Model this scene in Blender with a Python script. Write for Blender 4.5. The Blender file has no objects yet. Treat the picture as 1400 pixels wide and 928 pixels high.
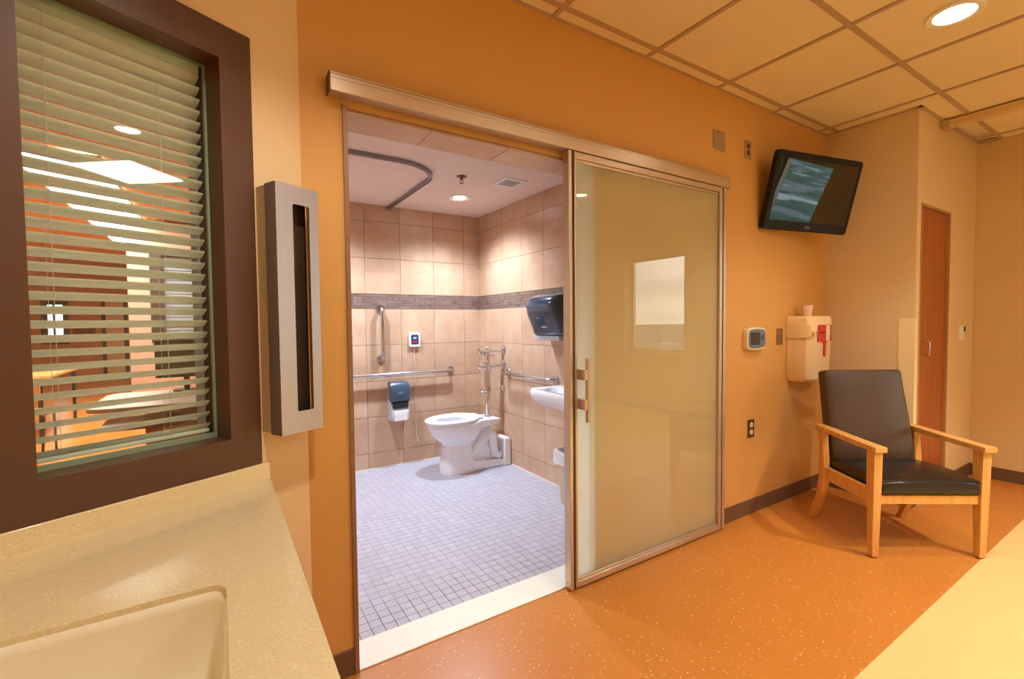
import bpy, math, random
from mathutils import Vector, Matrix
random.seed(7)
scene = bpy.context.scene
COL = scene.collection
PI = math.pi

# ------------------------------------------------------------------ camera, world, light, exposure
cam_d = bpy.data.cameras.new('camera')
cam_d.sensor_width = 36.0
cam_d.lens = 632.9 / 1400 * 36.0
cam_d.clip_start = 0.02
cam_d.clip_end = 6000
cam = bpy.data.objects.new('camera', cam_d)
COL.objects.link(cam)
_r = Vector((0.84358294, -0.53690374, -0.01010913))
_u = Vector((0.02823661, 0.02555044, 0.99927467))
_f = Vector((0.53625601, 0.84325652, -0.03671425))
cam.matrix_world = Matrix(((_r.x, _u.x, -_f.x, 0.0), (_r.y, _u.y, -_f.y, -1.70), (_r.z, _u.z, -_f.z, 1.27), (0, 0, 0, 1)))
scene.camera = cam

world = bpy.data.worlds.new('daylight')
scene.world = world
world.use_nodes = True
wt = world.node_tree
wt.nodes.clear()
w_out = wt.nodes.new('ShaderNodeOutputWorld')
w_bg = wt.nodes.new('ShaderNodeBackground')
w_tc = wt.nodes.new('ShaderNodeTexCoord')
w_sep = wt.nodes.new('ShaderNodeSeparateXYZ')
w_ramp = wt.nodes.new('ShaderNodeValToRGB')
w_map = wt.nodes.new('ShaderNodeMapping')
w_map.inputs['Scale'].default_value = (3, 3, 14)
w_noise = wt.nodes.new('ShaderNodeTexNoise')
w_noise.inputs['Scale'].default_value = 1.6
w_noise.inputs['Detail'].default_value = 5
w_mix = wt.nodes.new('ShaderNodeMix')
w_mix.data_type = 'RGBA'
w_mix.blend_type = 'MULTIPLY'
w_mix.inputs[0].default_value = 0.75
w_cr = wt.nodes.new('ShaderNodeValToRGB')
el = w_ramp.color_ramp.elements
el[0].position = 0.0; el[0].color = (1.0, 0.93, 0.78, 1)
el[1].position = 1.0; el[1].color = (0.50, 0.66, 0.86, 1)
e = el.new(0.10); e.color = (0.98, 0.93, 0.84, 1)
e = el.new(0.30); e.color = (0.72, 0.82, 0.92, 1)
w_cr.color_ramp.elements[0].position = 0.35; w_cr.color_ramp.elements[0].color = (0.50, 0.56, 0.64, 1)
w_cr.color_ramp.elements[1].position = 0.65; w_cr.color_ramp.elements[1].color = (1, 1, 1, 1)
wl = wt.links.new
wl(w_tc.outputs['Generated'], w_sep.inputs[0]); wl(w_sep.outputs['Z'], w_ramp.inputs[0])
wl(w_tc.outputs['Generated'], w_map.inputs[0]); wl(w_map.outputs[0], w_noise.inputs['Vector'])
wl(w_noise.outputs[0], w_cr.inputs[0])
wl(w_ramp.outputs[0], w_mix.inputs[6]); wl(w_cr.outputs[0], w_mix.inputs[7])
wl(w_mix.outputs[2], w_bg.inputs[0]); wl(w_bg.outputs[0], w_out.inputs[0])
w_bg.inputs[1].default_value = 6.0

vs = scene.view_settings
vs.view_transform = 'Standard'
vs.look = 'None'
vs.gamma = 1.0
vs.use_curve_mapping = False
vs.exposure = 0.62
scene.display_settings.display_device = 'sRGB'
scene.cycles.use_denoising = True
scene.cycles.max_bounces = 10
scene.cycles.diffuse_bounces = 6
scene.cycles.sample_clamp_indirect = 6.0
scene.cycles.caustics_reflective = False
scene.cycles.caustics_refractive = False

# lamp strengths (the lamps themselves are built with their fixtures below)
WARM = (1.0, 0.92, 0.78)
COOL = (0.72, 0.85, 1.0)
P_DOWN = 40.0
P_TROFFER = 9.0
P_BATH = 105.0
P_OFFICE = 20.0

# ------------------------------------------------------------------ helpers
def S(r, g, b, a=1.0):
    def c(v):
        v /= 255.0
        return v / 12.92 if v <= 0.04045 else ((v + 0.055) / 1.055) ** 2.4
    return (c(r), c(g), c(b), a)

class MB:
    def __init__(self):
        self.v = []; self.f = []
    def add(self, vs_, fs):
        o = len(self.v)
        self.v += [tuple(p) for p in vs_]
        self.f += [tuple(i + o for i in f) for f in fs]
        return self
    def box(self, x0, x1, y0, y1, z0, z1, M=None):
        vs_ = [Vector((x, y, z)) for z in (z0, z1) for y in (y0, y1) for x in (x0, x1)]
        if M is not None: vs_ = [M @ p for p in vs_]
        return self.add(vs_, [(0, 2, 3, 1), (4, 5, 7, 6), (0, 1, 5, 4), (2, 6, 7, 3), (0, 4, 6, 2), (1, 3, 7, 5)])
    def loft(self, rings, caps=True, closed=False):
        n = len(rings[0]); o = len(self.v)
        for r in rings: self.v += [tuple(p) for p in r]
        m = len(rings)
        for i in range(m if closed else m - 1):
            a = o + i * n; b = o + ((i + 1) % m) * n
            for k in range(n):
                k2 = (k + 1) % n
                self.f.append((a + k, a + k2, b + k2, b + k))
        if caps and not closed:
            self.f.append(tuple(o + k for k in range(n))[::-1])
            self.f.append(tuple(o + (m - 1) * n + k for k in range(n)))
        return self
    def prism(self, poly, a, b, fn):
        """poly: list of 2-D points; fn(p, h) -> 3-D point; extrude from h=a to h=b"""
        return self.loft([[fn(p, a) for p in poly], [fn(p, b) for p in poly]])
    def tube(self, pts, r, n=12, closed=False, caps=True):
        pts = [Vector(p) for p in pts]
        rad = r if isinstance(r, (list, tuple)) else [r] * len(pts)
        rings = []; up = None
        for i, p in enumerate(pts):
            if closed: t = pts[(i + 1) % len(pts)] - pts[i - 1]
            elif i == 0: t = pts[1] - pts[0]
            elif i == len(pts) - 1: t = pts[-1] - pts[-2]
            else: t = (pts[i + 1] - p).normalized() + (p - pts[i - 1]).normalized()
            t.normalize()
            if up is None:
                up = Vector((0, 0, 1)) if abs(t.z) < 0.9 else Vector((1, 0, 0))
            s = t.cross(up).normalized(); up2 = s.cross(t).normalized(); up = up2
            rings.append([p + rad[i] * (math.cos(2 * PI * k / n) * s + math.sin(2 * PI * k / n) * up2) for k in range(n)])
        return self.loft(rings, caps=caps, closed=closed)
    def cyl(self, a, b, r, n=20, r2=None):
        return self.tube([a, b], [r, r if r2 is None else r2], n)
    def lathe(self, prof, c=(0, 0, 0), n=28, axis='z', caps=True):
        rings = []
        for (r, h) in prof:
            ring = []
            for k in range(n):
                a = 2 * PI * k / n
                x, y = r * math.cos(a), r * math.sin(a)
                p = {'z': (x, y, h), 'x': (h, x, y), 'y': (x, h, y)}[axis]
                ring.append((c[0] + p[0], c[1] + p[1], c[2] + p[2]))
            rings.append(ring)
        return self.loft(rings, caps=caps)
    def mesh(self, name, smooth=False, angle=35):
        me = bpy.data.meshes.new(name)
        me.from_pydata(self.v, [], self.f)
        me.update()
        import bmesh
        bm = bmesh.new(); bm.from_mesh(me)
        bmesh.ops.recalc_face_normals(bm, faces=bm.faces)
        bm.to_mesh(me); bm.free()
        if smooth:
            me.polygons.foreach_set('use_smooth', [True] * len(me.polygons))
            me.set_sharp_from_angle(angle=math.radians(angle))
        return me
    def build(self, name, mat, parent=None, smooth=False, bevel=0.0, seg=2, angle=35, sub=0):
        me = self.mesh(name, smooth or bevel > 0, angle)
        return link(name, me, mat, parent, bevel, seg, sub)

def link(name, me, mat, parent=None, bevel=0.0, seg=2, sub=0):
    o = bpy.data.objects.new(name, me)
    COL.objects.link(o)
    if mat and not me.materials: me.materials.append(mat)
    if parent is not None:
        o.parent = parent
        o.matrix_parent_inverse = parent.matrix_world.inverted() if False else Matrix.Identity(4)
        o.matrix_basis = Matrix.Translation(-Vector(parent.get('base', (0, 0, 0))))
    if bevel:
        m = o.modifiers.new('bevel', 'BEVEL'); m.width = bevel; m.segments = seg; m.limit_method = 'ANGLE'; m.angle_limit = math.radians(40)
        m.harden_normals = False
    if sub:
        m = o.modifiers.new('subdivision', 'SUBSURF'); m.levels = sub; m.render_levels = sub
    return o

def thing(name, label, cat, base=(0, 0, 0), group=None, kind=None):
    """Empty at the thing's base; parts are modelled in world coordinates and shifted back by the base"""
    o = bpy.data.objects.new(name, None)
    o.empty_display_size = 0.05
    COL.objects.link(o)
    o.location = base
    o['base'] = tuple(base)
    tag(o, label, cat, group, kind)
    return o

def tag(o, label=None, cat=None, group=None, kind=None):
    if label: o['label'] = label
    if cat: o['category'] = cat
    if group: o['group'] = group
    if kind: o['kind'] = kind
    return o

def sub_of(part, o):
    """make o (built in world coordinates) a sub-part of part"""
    o.parent = part
    o.matrix_parent_inverse = Matrix.Identity(4)
    off = Vector((0, 0, 0)); q = part
    while q is not None:
        off += q.matrix_basis.translation; q = q.parent
    o.matrix_basis = Matrix.Translation(-off)
    return o

def rrect(x0, x1, y0, y1, r, n=5):
    pts = []
    for cx, cy, a0 in ((x1 - r, y1 - r, 0), (x0 + r, y1 - r, 90), (x0 + r, y0 + r, 180), (x1 - r, y0 + r, 270)):
        for k in range(n + 1):
            a = math.radians(a0 + 90 * k / n)
            pts.append((cx + r * math.cos(a), cy + r * math.sin(a)))
    return pts

def text_mesh(txt, size, name):
    cu = bpy.data.curves.new(name, 'FONT'); cu.body = txt; cu.size = size; cu.extrude = size * 0.02
    cu.align_x = 'CENTER'; cu.align_y = 'CENTER'
    tmp = bpy.data.objects.new(name + '_tmp', cu); COL.objects.link(tmp)
    dg = bpy.context.evaluated_depsgraph_get(); dg.update()
    me = bpy.data.meshes.new_from_object(tmp.evaluated_get(dg))
    bpy.data.objects.remove(tmp)
    me.materials.clear()
    return me

# ------------------------------------------------------------------ materials
MATS = {}
class NT:
    def __init__(self, name):
        self.m = bpy.data.materials.new(name); self.m.use_nodes = True
        self.t = self.m.node_tree; self.b = self.t.nodes['Principled BSDF']; self.o = self.t.nodes['Material Output']
    def n(self, typ, **kw):
        nd = self.t.nodes.new(typ)
        for k, v in kw.items(): setattr(nd, k, v)
        return nd
    def l(self, a, b): self.t.links.new(a, b)

def mat(name, col, rough=0.5, metal=0.0, spec=0.5, coat=0.0, noise=None, bump=None, emit=None, mapping=(1, 1, 1)):
    """noise=(scale, strength, second colour); bump=(scale, strength)"""
    if name in MATS: return MATS[name]
    t = NT(name); b = t.b
    b.inputs['Base Color'].default_value = col
    b.inputs['Roughness'].default_value = rough
    b.inputs['Metallic'].default_value = metal
    b.inputs['Specular IOR Level'].default_value = spec
    b.inputs['Coat Weight'].default_value = coat
    b.inputs['Coat Roughness'].default_value = 0.06
    tc = t.n('ShaderNodeTexCoord'); mp = t.n('ShaderNodeMapping'); mp.inputs['Scale'].default_value = mapping
    t.l(tc.outputs['Object'], mp.inputs[0])
    if noise:
        nz = t.n('ShaderNodeTexNoise'); nz.inputs['Scale'].default_value = noise[0]; nz.inputs['Detail'].default_value = 5
        t.l(mp.outputs[0], nz.inputs['Vector'])
        rp = t.n('ShaderNodeValToRGB'); rp.color_ramp.elements[0].position = 0.5 - noise[1]; rp.color_ramp.elements[1].position = 0.5 + noise[1]
        rp.color_ramp.elements[0].color = col; rp.color_ramp.elements[1].color = noise[2]
        t.l(nz.outputs[0], rp.inputs[0]); t.l(rp.outputs[0], b.inputs['Base Color'])
    if bump:
        nb = t.n('ShaderNodeTexNoise'); nb.inputs['Scale'].default_value = bump[0]; nb.inputs['Detail'].default_value = 3
        bp = t.n('ShaderNodeBump'); bp.inputs['Strength'].default_value = bump[1]; bp.inputs['Distance'].default_value = 0.002
        t.l(mp.outputs[0], nb.inputs['Vector']); t.l(nb.outputs[0], bp.inputs['Height']); t.l(bp.outputs[0], b.inputs['Normal'])
    if emit:
        b.inputs['Emission Color'].default_value = emit[0]; b.inputs['Emission Strength'].default_value = emit[1]
    MATS[name] = t.m
    return t.m

def fleck_mat(name, base, base2, fleck, scale, size, rough, dens=0.35, spec=0.5, fleck2=None):
    t = NT(name); b = t.b
    tc = t.n('ShaderNodeTexCoord')
    nz = t.n('ShaderNodeTexNoise'); nz.inputs['Scale'].default_value = 3.0; nz.inputs['Detail'].default_value = 6
    t.l(tc.outputs['Object'], nz.inputs['Vector'])
    mx = t.n('ShaderNodeMix', data_type='RGBA'); mx.inputs[6].default_value = base; mx.inputs[7].default_value = base2
    t.l(nz.outputs[0], mx.inputs[0])
    prev = mx.outputs[2]
    for i, (fc, sc) in enumerate([(fleck, scale)] + ([(fleck2, scale * 1.7)] if fleck2 else [])):
        wp = t.n('ShaderNodeTexNoise'); wp.inputs['Scale'].default_value = sc * 0.7
        ad = t.n('ShaderNodeVectorMath', operation='MULTIPLY_ADD')
        t.l(tc.outputs['Object'], wp.inputs['Vector'])
        t.l(wp.outputs['Color'], ad.inputs[0]); ad.inputs[1].default_value = (0.6 / sc,) * 3; t.l(tc.outputs['Object'], ad.inputs[2])
        vo = t.n('ShaderNodeTexVoronoi'); vo.inputs['Scale'].default_value = sc
        t.l(ad.outputs[0], vo.inputs['Vector'])
        sp = t.n('ShaderNodeSeparateColor'); t.l(vo.outputs['Color'], sp.inputs[0])
        # flecks only in some cells, with a size that differs from cell to cell
        ml = t.n('ShaderNodeMath', operation='MULTIPLY'); t.l(sp.outputs[1], ml.inputs[0]); ml.inputs[1].default_value = size
        lt = t.n('ShaderNodeMath', operation='LESS_THAN'); t.l(vo.outputs['Distance'], lt.inputs[0]); t.l(ml.outputs[0], lt.inputs[1])
        ls = t.n('ShaderNodeMath', operation='LESS_THAN'); t.l(sp.outputs[0], ls.inputs[0]); ls.inputs[1].default_value = dens
        mu = t.n('ShaderNodeMath', operation='MULTIPLY'); t.l(lt.outputs[0], mu.inputs[0]); t.l(ls.outputs[0], mu.inputs[1])
        m2 = t.n('ShaderNodeMix', data_type='RGBA'); t.l(mu.outputs[0], m2.inputs[0]); t.l(prev, m2.inputs[6]); m2.inputs[7].default_value = fc
        prev = m2.outputs[2]
    t.l(prev, b.inputs['Base Color'])
    b.inputs['Roughness'].default_value = rough; b.inputs['Specular IOR Level'].default_value = spec
    MATS[name] = t.m
    return t.m

def cell_mat(name, c1, c2, c3, pitch, off, rough, mottle=4.0, bump=0.0, spec=0.5):
    """tile colour: mottling plus one random tint for each cell of the tile grid (world position)"""
    t = NT(name); b = t.b
    ge = t.n('ShaderNodeNewGeometry')
    sb = t.n('ShaderNodeVectorMath', operation='SUBTRACT'); t.l(ge.outputs['Position'], sb.inputs[0]); sb.inputs[1].default_value = off
    dv = t.n('ShaderNodeVectorMath', operation='DIVIDE'); t.l(sb.outputs[0], dv.inputs[0]); dv.inputs[1].default_value = pitch
    fl = t.n('ShaderNodeVectorMath', operation='FLOOR'); t.l(dv.outputs[0], fl.inputs[0])
    wn = t.n('ShaderNodeTexWhiteNoise', noise_dimensions='3D'); t.l(fl.outputs[0], wn.inputs['Vector'])
    ml = t.n('ShaderNodeVectorMath', operation='MULTIPLY_ADD'); t.l(wn.outputs['Color'], ml.inputs[0]); ml.inputs[1].default_value = (7, 7, 7); t.l(ge.outputs['Position'], ml.inputs[2])
    nz = t.n('ShaderNodeTexNoise'); nz.inputs['Scale'].default_value = mottle; nz.inputs['Detail'].default_value = 7; nz.inputs['Roughness'].default_value = 0.65
    t.l(ml.outputs[0], nz.inputs['Vector'])
    rp = t.n('ShaderNodeValToRGB'); rp.color_ramp.elements[0].position = 0.32; rp.color_ramp.elements[1].position = 0.68
    rp.color_ramp.elements[0].color = c1; rp.color_ramp.elements[1].color = c2
    t.l(nz.outputs[0], rp.inputs[0])
    mx = t.n('ShaderNodeMix', data_type='RGBA'); sc = t.n('ShaderNodeMath', operation='MULTIPLY'); t.l(wn.outputs['Value'], sc.inputs[0]); sc.inputs[1].default_value = 0.45
    t.l(sc.outputs[0], mx.inputs[0]); t.l(rp.outputs[0], mx.inputs[6]); mx.inputs[7].default_value = c3
    t.l(mx.outputs[2], b.inputs['Base Color'])
    b.inputs['Roughness'].default_value = rough; b.inputs['Specular IOR Level'].default_value = spec
    if bump:
        bp = t.n('ShaderNodeBump'); bp.inputs['Strength'].default_value = bump; bp.inputs['Distance'].default_value = 0.002
        t.l(nz.outputs[0], bp.inputs['Height']); t.l(bp.outputs[0], b.inputs['Normal'])
    MATS[name] = t.m
    return t.m

def wood_mat(name, c1, c2, axis, rough=0.4, scale=30):
    t = NT(name); b = t.b
    tc = t.n('ShaderNodeTexCoord'); mp = t.n('ShaderNodeMapping')
    s = [scale] * 3; s['xyz'.index(axis)] = scale * 0.06
    mp.inputs['Scale'].default_value = s
    nz = t.n('ShaderNodeTexNoise'); nz.inputs['Scale'].default_value = 1.5; nz.inputs['Detail'].default_value = 6; nz.inputs['Distortion'].default_value = 0.6
    rp = t.n('ShaderNodeValToRGB'); rp.color_ramp.elements[0].position = 0.35; rp.color_ramp.elements[1].position = 0.65
    rp.color_ramp.elements[0].color = c1; rp.color_ramp.elements[1].color = c2
    t.l(tc.outputs['Object'], mp.inputs[0]); t.l(mp.outputs[0], nz.inputs['Vector']); t.l(nz.outputs[0], rp.inputs[0]); t.l(rp.outputs[0], b.inputs['Base Color'])
    b.inputs['Roughness'].default_value = rough
    MATS[name] = t.m
    return t.m

def glass_mat(name, tint, gloss_rough=0.0, strength=1.0):
    t = NT(name); t.t.nodes.remove(t.b)
    tr = t.n('ShaderNodeBsdfTransparent'); tr.inputs[0].default_value = tint
    gl = t.n('ShaderNodeBsdfGlossy'); gl.inputs['Roughness'].default_value = gloss_rough; gl.inputs[0].default_value = (strength, strength, strength, 1)
    fr = t.n('ShaderNodeFresnel')
    gb = t.n('ShaderNodeNewGeometry'); mi = t.n('ShaderNodeMapRange')       # same index from both sides of the thin pane
    t.l(gb.outputs['Backfacing'], mi.inputs[0]); mi.inputs[3].default_value = 1.5; mi.inputs[4].default_value = 1 / 1.5
    t.l(mi.outputs[0], fr.inputs[0])
    mx = t.n('ShaderNodeMixShader'); t.l(fr.outputs[0], mx.inputs[0]); t.l(tr.outputs[0], mx.inputs[1]); t.l(gl.outputs[0], mx.inputs[2]); t.l(mx.outputs[0], t.o.inputs[0])
    MATS[name] = t.m
    return t.m

def frost_mat(name, tint):
    """satin etched glass: scatters what passes through, polished front gives clear reflections"""
    t = NT(name); t.t.nodes.remove(t.b)
    tl = t.n('ShaderNodeBsdfTranslucent'); tl.inputs[0].default_value = tint
    df = t.n('ShaderNodeBsdfDiffuse'); df.inputs[0].default_value = tint
    m1 = t.n('ShaderNodeMixShader'); m1.inputs[0].default_value = 0.34; t.l(tl.outputs[0], m1.inputs[1]); t.l(df.outputs[0], m1.inputs[2])
    t.l(m1.outputs[0], t.o.inputs[0])
    MATS[name] = t.m
    return t.m

def emit_mat(name, col, strength):
    t = NT(name); t.t.nodes.remove(t.b)
    em = t.n('ShaderNodeEmission'); em.inputs[0].default_value = col; em.inputs[1].default_value = strength
    t.l(em.outputs[0], t.o.inputs[0]); MATS[name] = t.m
    return t.m

M_ORANGE = mat('orange_paint', S(212, 162, 92), 0.5, spec=0.35, noise=(2.0, 0.3, S(216, 167, 98)), bump=(260, 0.08))
M_CREAM = mat('cream_paint', S(226, 200, 158), 0.5, spec=0.35, noise=(2.0, 0.3, S(230, 205, 164)), bump=(260, 0.08))
M_TAN = mat('tan_paint', S(214, 184, 134), 0.5, spec=0.35, noise=(2.0, 0.3, S(218, 189, 140)), bump=(260, 0.08))
M_BASE = mat('brown_vinyl_base', S(104, 78, 60), 0.45)
M_FLOOR = fleck_mat('orange_fleck_vinyl', S(194, 122, 50), S(202, 130, 55), S(244, 220, 172), 78, 0.24, 0.33, dens=0.5, fleck2=S(226, 176, 112))
M_FLOORY = fleck_mat('yellow_fleck_vinyl', S(226, 198, 134), S(232, 205, 142), S(240, 220, 168), 70, 0.25, 0.35, dens=0.4, fleck2=S(216, 184, 120))
M_CEIL = mat('ceiling_board', S(240, 220, 184), 0.9, spec=0.1, noise=(90, 0.25, S(233, 212, 175)), bump=(320, 0.25))
M_GRID = mat('ceiling_grid_metal', S(186, 156, 124), 0.5)
M_BROWN = mat('bronze_frame', S(84, 54, 38), 0.38, noise=(3, 0.3, S(92, 60, 43)))
M_ALU = mat('satin_aluminium', S(212, 196, 176), 0.32, 0.75, bump=(120, 0.02), mapping=(0.05, 1, 1))
M_ALUD = mat('shadow_groove', S(110, 95, 78), 0.5, 0.4)
M_STEEL = mat('brushed_steel', S(206, 206, 214), 0.42, 1.0, noise=(5, 0.3, S(182, 182, 192)), bump=(300, 0.04), mapping=(1, 1, 0.03))
M_CHROME = mat('chrome', S(225, 225, 228), 0.07, 1.0)
M_SATIN = mat('satin_steel', S(205, 205, 208), 0.22, 1.0)
M_COUNTER = fleck_mat('speckled_solid_surface', S(226, 212, 172), S(231, 218, 180), S(242, 232, 202), 260, 0.5, 0.12, dens=0.5, fleck2=S(212, 196, 154))
M_BASIN = mat('cream_basin', S(242, 236, 216), 0.15)
M_SLAT = mat('blind_slat', S(234, 241, 240), 0.42)
M_CORD = mat('blind_cord', S(220, 220, 210), 0.7)
M_WALLTILE = cell_mat('beige_wall_tile', S(194, 156, 126), S(216, 184, 156), S(186, 148, 120), (0.315, 0.315, 0.315), (1.08 - 3.15, 1.27 - 3.15, 0.14 - 3.15), 0.3, 5.0)
M_GROUT = mat('grey_brown_grout', S(152, 124, 104), 0.9)
M_MOSAIC = cell_mat('brown_strip_mosaic', S(104, 82, 74), S(132, 106, 94), S(150, 128, 118), (0.07, 0.07, 0.026), (0, 0, 1.40), 0.3, 6.0)
M_FLTILE = cell_mat('grey_mosaic_tile', S(180, 177, 189), S(195, 192, 204), S(172, 167, 180), (0.0508, 0.0508, 10), (0.15, 0.160, -5), 0.42, 14.0)
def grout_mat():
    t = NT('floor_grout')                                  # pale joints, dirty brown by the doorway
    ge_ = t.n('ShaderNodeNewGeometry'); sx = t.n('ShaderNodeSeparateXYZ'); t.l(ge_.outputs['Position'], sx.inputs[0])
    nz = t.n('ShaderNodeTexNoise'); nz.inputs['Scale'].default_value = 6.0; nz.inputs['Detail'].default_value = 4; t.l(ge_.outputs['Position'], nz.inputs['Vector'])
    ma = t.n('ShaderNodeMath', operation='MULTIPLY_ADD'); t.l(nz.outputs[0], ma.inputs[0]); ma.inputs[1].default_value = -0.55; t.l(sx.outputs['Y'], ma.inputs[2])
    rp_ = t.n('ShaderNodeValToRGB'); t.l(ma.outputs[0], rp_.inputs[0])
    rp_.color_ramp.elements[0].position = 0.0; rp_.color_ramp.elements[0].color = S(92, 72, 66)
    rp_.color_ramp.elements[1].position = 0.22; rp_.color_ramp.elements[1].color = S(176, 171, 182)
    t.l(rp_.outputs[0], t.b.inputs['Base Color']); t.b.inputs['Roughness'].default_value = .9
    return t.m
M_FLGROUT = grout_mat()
M_THRESH = mat('white_marble_sill', S(246, 244, 234), 0.35, noise=(7, 0.3, S(240, 236, 222)))
M_BATHCEIL = mat('bath_ceiling_paint', S(232, 214, 204), 0.8, spec=0.2)
M_CAULK = mat('white_caulk', S(232, 226, 216), 0.6)
M_CERAMIC = mat('white_ceramic', S(240, 242, 246), 0.08)
M_SEAT = mat('white_plastic_seat', S(242, 244, 248), 0.25)
M_DARKIN = mat('deep_shadow_plastic', S(30, 32, 36), 0.5)
M_SMOKE = mat('smoke_blue_plastic', S(58, 80, 102), 0.12, coat=0.6)
M_GREYPL = mat('grey_plastic', S(190, 196, 202), 0.35)
M_WHITEPL = mat('white_plastic', S(236, 232, 224), 0.35)
M_PAPER = mat('white_paper', S(244, 243, 240), 0.85)
M_BLUEPL = mat('navy_label', S(28, 62, 104), 0.35)
M_RED = mat('red_plastic', S(206, 44, 40), 0.35)
M_BEIGEPL = mat('beige_plastic', S(238, 208, 160), 0.4)
M_TRASH = mat('beige_bin_plastic', S(214, 196, 168), 0.5)
M_BLACKPL = mat('black_plastic', S(13, 13, 14), 0.42, spec=0.3)
M_BLACKGL = mat('black_gloss', S(7, 8, 10), 0.02, spec=1.0)
M_THGREY = mat('slate_plastic', S(104, 122, 140), 0.35)
M_THDARK = mat('dark_lcd', S(62, 62, 64), 0.2)
M_PLATE = mat('steel_plate', S(186, 166, 138), 0.35, 0.6)
M_BROWNPL = mat('brown_plate', S(128, 96, 66), 0.4)
M_IVORY = mat('ivory_socket', S(238, 226, 200), 0.35)
M_GUARD = mat('ivory_corner_guard', S(244, 226, 176), 0.4)
M_DOORWD = wood_mat('cherry_veneer', S(150, 76, 34), S(176, 96, 46), 'z', 0.35, 26)
M_MAPLE = wood_mat('maple_wood', S(214, 156, 82), S(228, 174, 100), 'z', 0.35, 34)
M_LEATHER = mat('dark_brown_vinyl', S(62, 45, 34), 0.38, noise=(230, 0.15, S(92, 70, 54)), bump=(300, 0.6))
M_SEATLEA = mat('black_brown_vinyl', S(36, 28, 24), 0.30, bump=(420, 0.2))
M_SPRINK = mat('sprinkler_brass', S(120, 92, 70), 0.3, 0.9)
M_TRACK = mat('anodised_track', S(150, 148, 150), 0.35, 0.7)
M_GLASS = glass_mat('clear_glass', (0.93, 0.97, 0.94, 1))
M_FROST = frost_mat('satin_etched_glass', (0.90, 0.93, 0.76, 1))
M_CLEARF = glass_mat('polished_glass_face', (0.96, 0.97, 0.92, 1))
M_LENS_W = emit_mat('warm_lamp_lens', (1.0, 0.90, 0.74, 1), 14.0)
M_LENS_C = emit_mat('cool_lamp_lens', (0.90, 0.96, 1.0, 1), 14.0)
M_PANEL = emit_mat('lit_diffuser', (1.0, 0.95, 0.84, 1), 9.0)
M_TRIMW = mat('white_trim', S(240, 232, 218), 0.4)
M_LINER = mat('clear_bin_liner', S(226, 230, 234), 0.25)
M_LOGO = mat('silver_logo', S(190, 192, 196), 0.3, 0.5)
M_VCAB = wood_mat('vanity_laminate', S(176, 124, 72), S(192, 140, 86), 'z', 0.45, 20)

# ------------------------------------------------------------------ measures of the place (metres)
ZC = 2.642           # room ceiling
XC = 3.894           # face of the closet bump-out
YC = -0.545          # closet front
XF = 5.13            # far wall
XL = -0.90           # left wall
YN = -3.90           # wall behind the camera
OX0, OX1, OZ = 0.40, 1.52, 2.027   # bathroom doorway
WT = 0.155           # wall thickness
BX0, BX1, BY1, BZ = 0.15, 2.20, 2.35, 2.30   # bathroom
TH = math.radians(26.12)
WO = Vector((0.251, 0, 0)); WTv = Vector((math.cos(TH), math.sin(TH), 0)); WN = Vector((-math.sin(TH), math.cos(TH), 0))
def wp(s, d, z):     # point in the frame of the angled wall: s along, d into the wall, z up
    return WO + s * WTv + d * WN + Vector((0, 0, z))
WM = Matrix(((WTv.x, WN.x, 0, WO.x), (WTv.y, WN.y, 0, WO.y), (0, 0, 1, 0), (0, 0, 0, 1)))

def struct(name, mb, m, label=None, bevel=0.0):
    o = mb.build(name, m, bevel=bevel)
    o['kind'] = 'structure'
    if label: o['label'] = label
    return o

# ------------------------------------------------------------------ room shell
struct('floor', MB().box(XL, XF, -1.0, 0, -0.10, 0), M_FLOOR, 'orange vinyl floor scattered with pale flecks along the door wall')
struct('floor_border', MB().box(XL, XF, YN, -1.0, -0.10, 0), M_FLOORY, 'pale yellow flecked vinyl floor meeting the orange floor')

w = MB().box(0.251, OX0, 0, WT, 0, ZC + .02).box(OX0, OX1, 0, WT, OZ, ZC + .02).box(OX1, XC + .1, 0, WT, 0, ZC + .02)
struct('wall_back', w, M_ORANGE, 'orange painted wall with the bathroom doorway')
w = MB().box(XC, XC + .06, YC, 0, 0, ZC)
struct('wall_closet_side', w, M_CREAM, 'cream side wall of the closet behind the armchair')
w = MB().box(XC + .06, 3.965, YC, YC + .10, 0, ZC).box(4.545, XF, YC, YC + .10, 0, ZC).box(3.965, 4.545, YC, YC + .10, 2.04, ZC)
struct('wall_closet_front', w, M_CREAM, 'cream closet wall around the wooden door')
# window in the far wall
WY0, WY1, WZ0, WZ1 = -3.32, -2.26, 0.83, 2.18
w = MB().box(XF, XF + .25, YN, WY0, 0, ZC + .02).box(XF, XF + .25, WY1, YC + .1, 0, ZC + .02)
w.box(XF, XF + .25, WY0, WY1, 0, WZ0).box(XF, XF + .25, WY0, WY1, WZ1, ZC + .02)
struct('wall_right', w, M_TAN, 'tan far wall')
struct('wall_near', MB().box(XL, XF + .25, YN - .12, YN, 0, ZC + .02), M_CREAM, 'cream wall opposite the bathroom')
struct('wall_left', MB().box(XL - .12, XL, YN, -0.50, 0, ZC + .02), M_CREAM, 'cream side wall by the counter')
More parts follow.
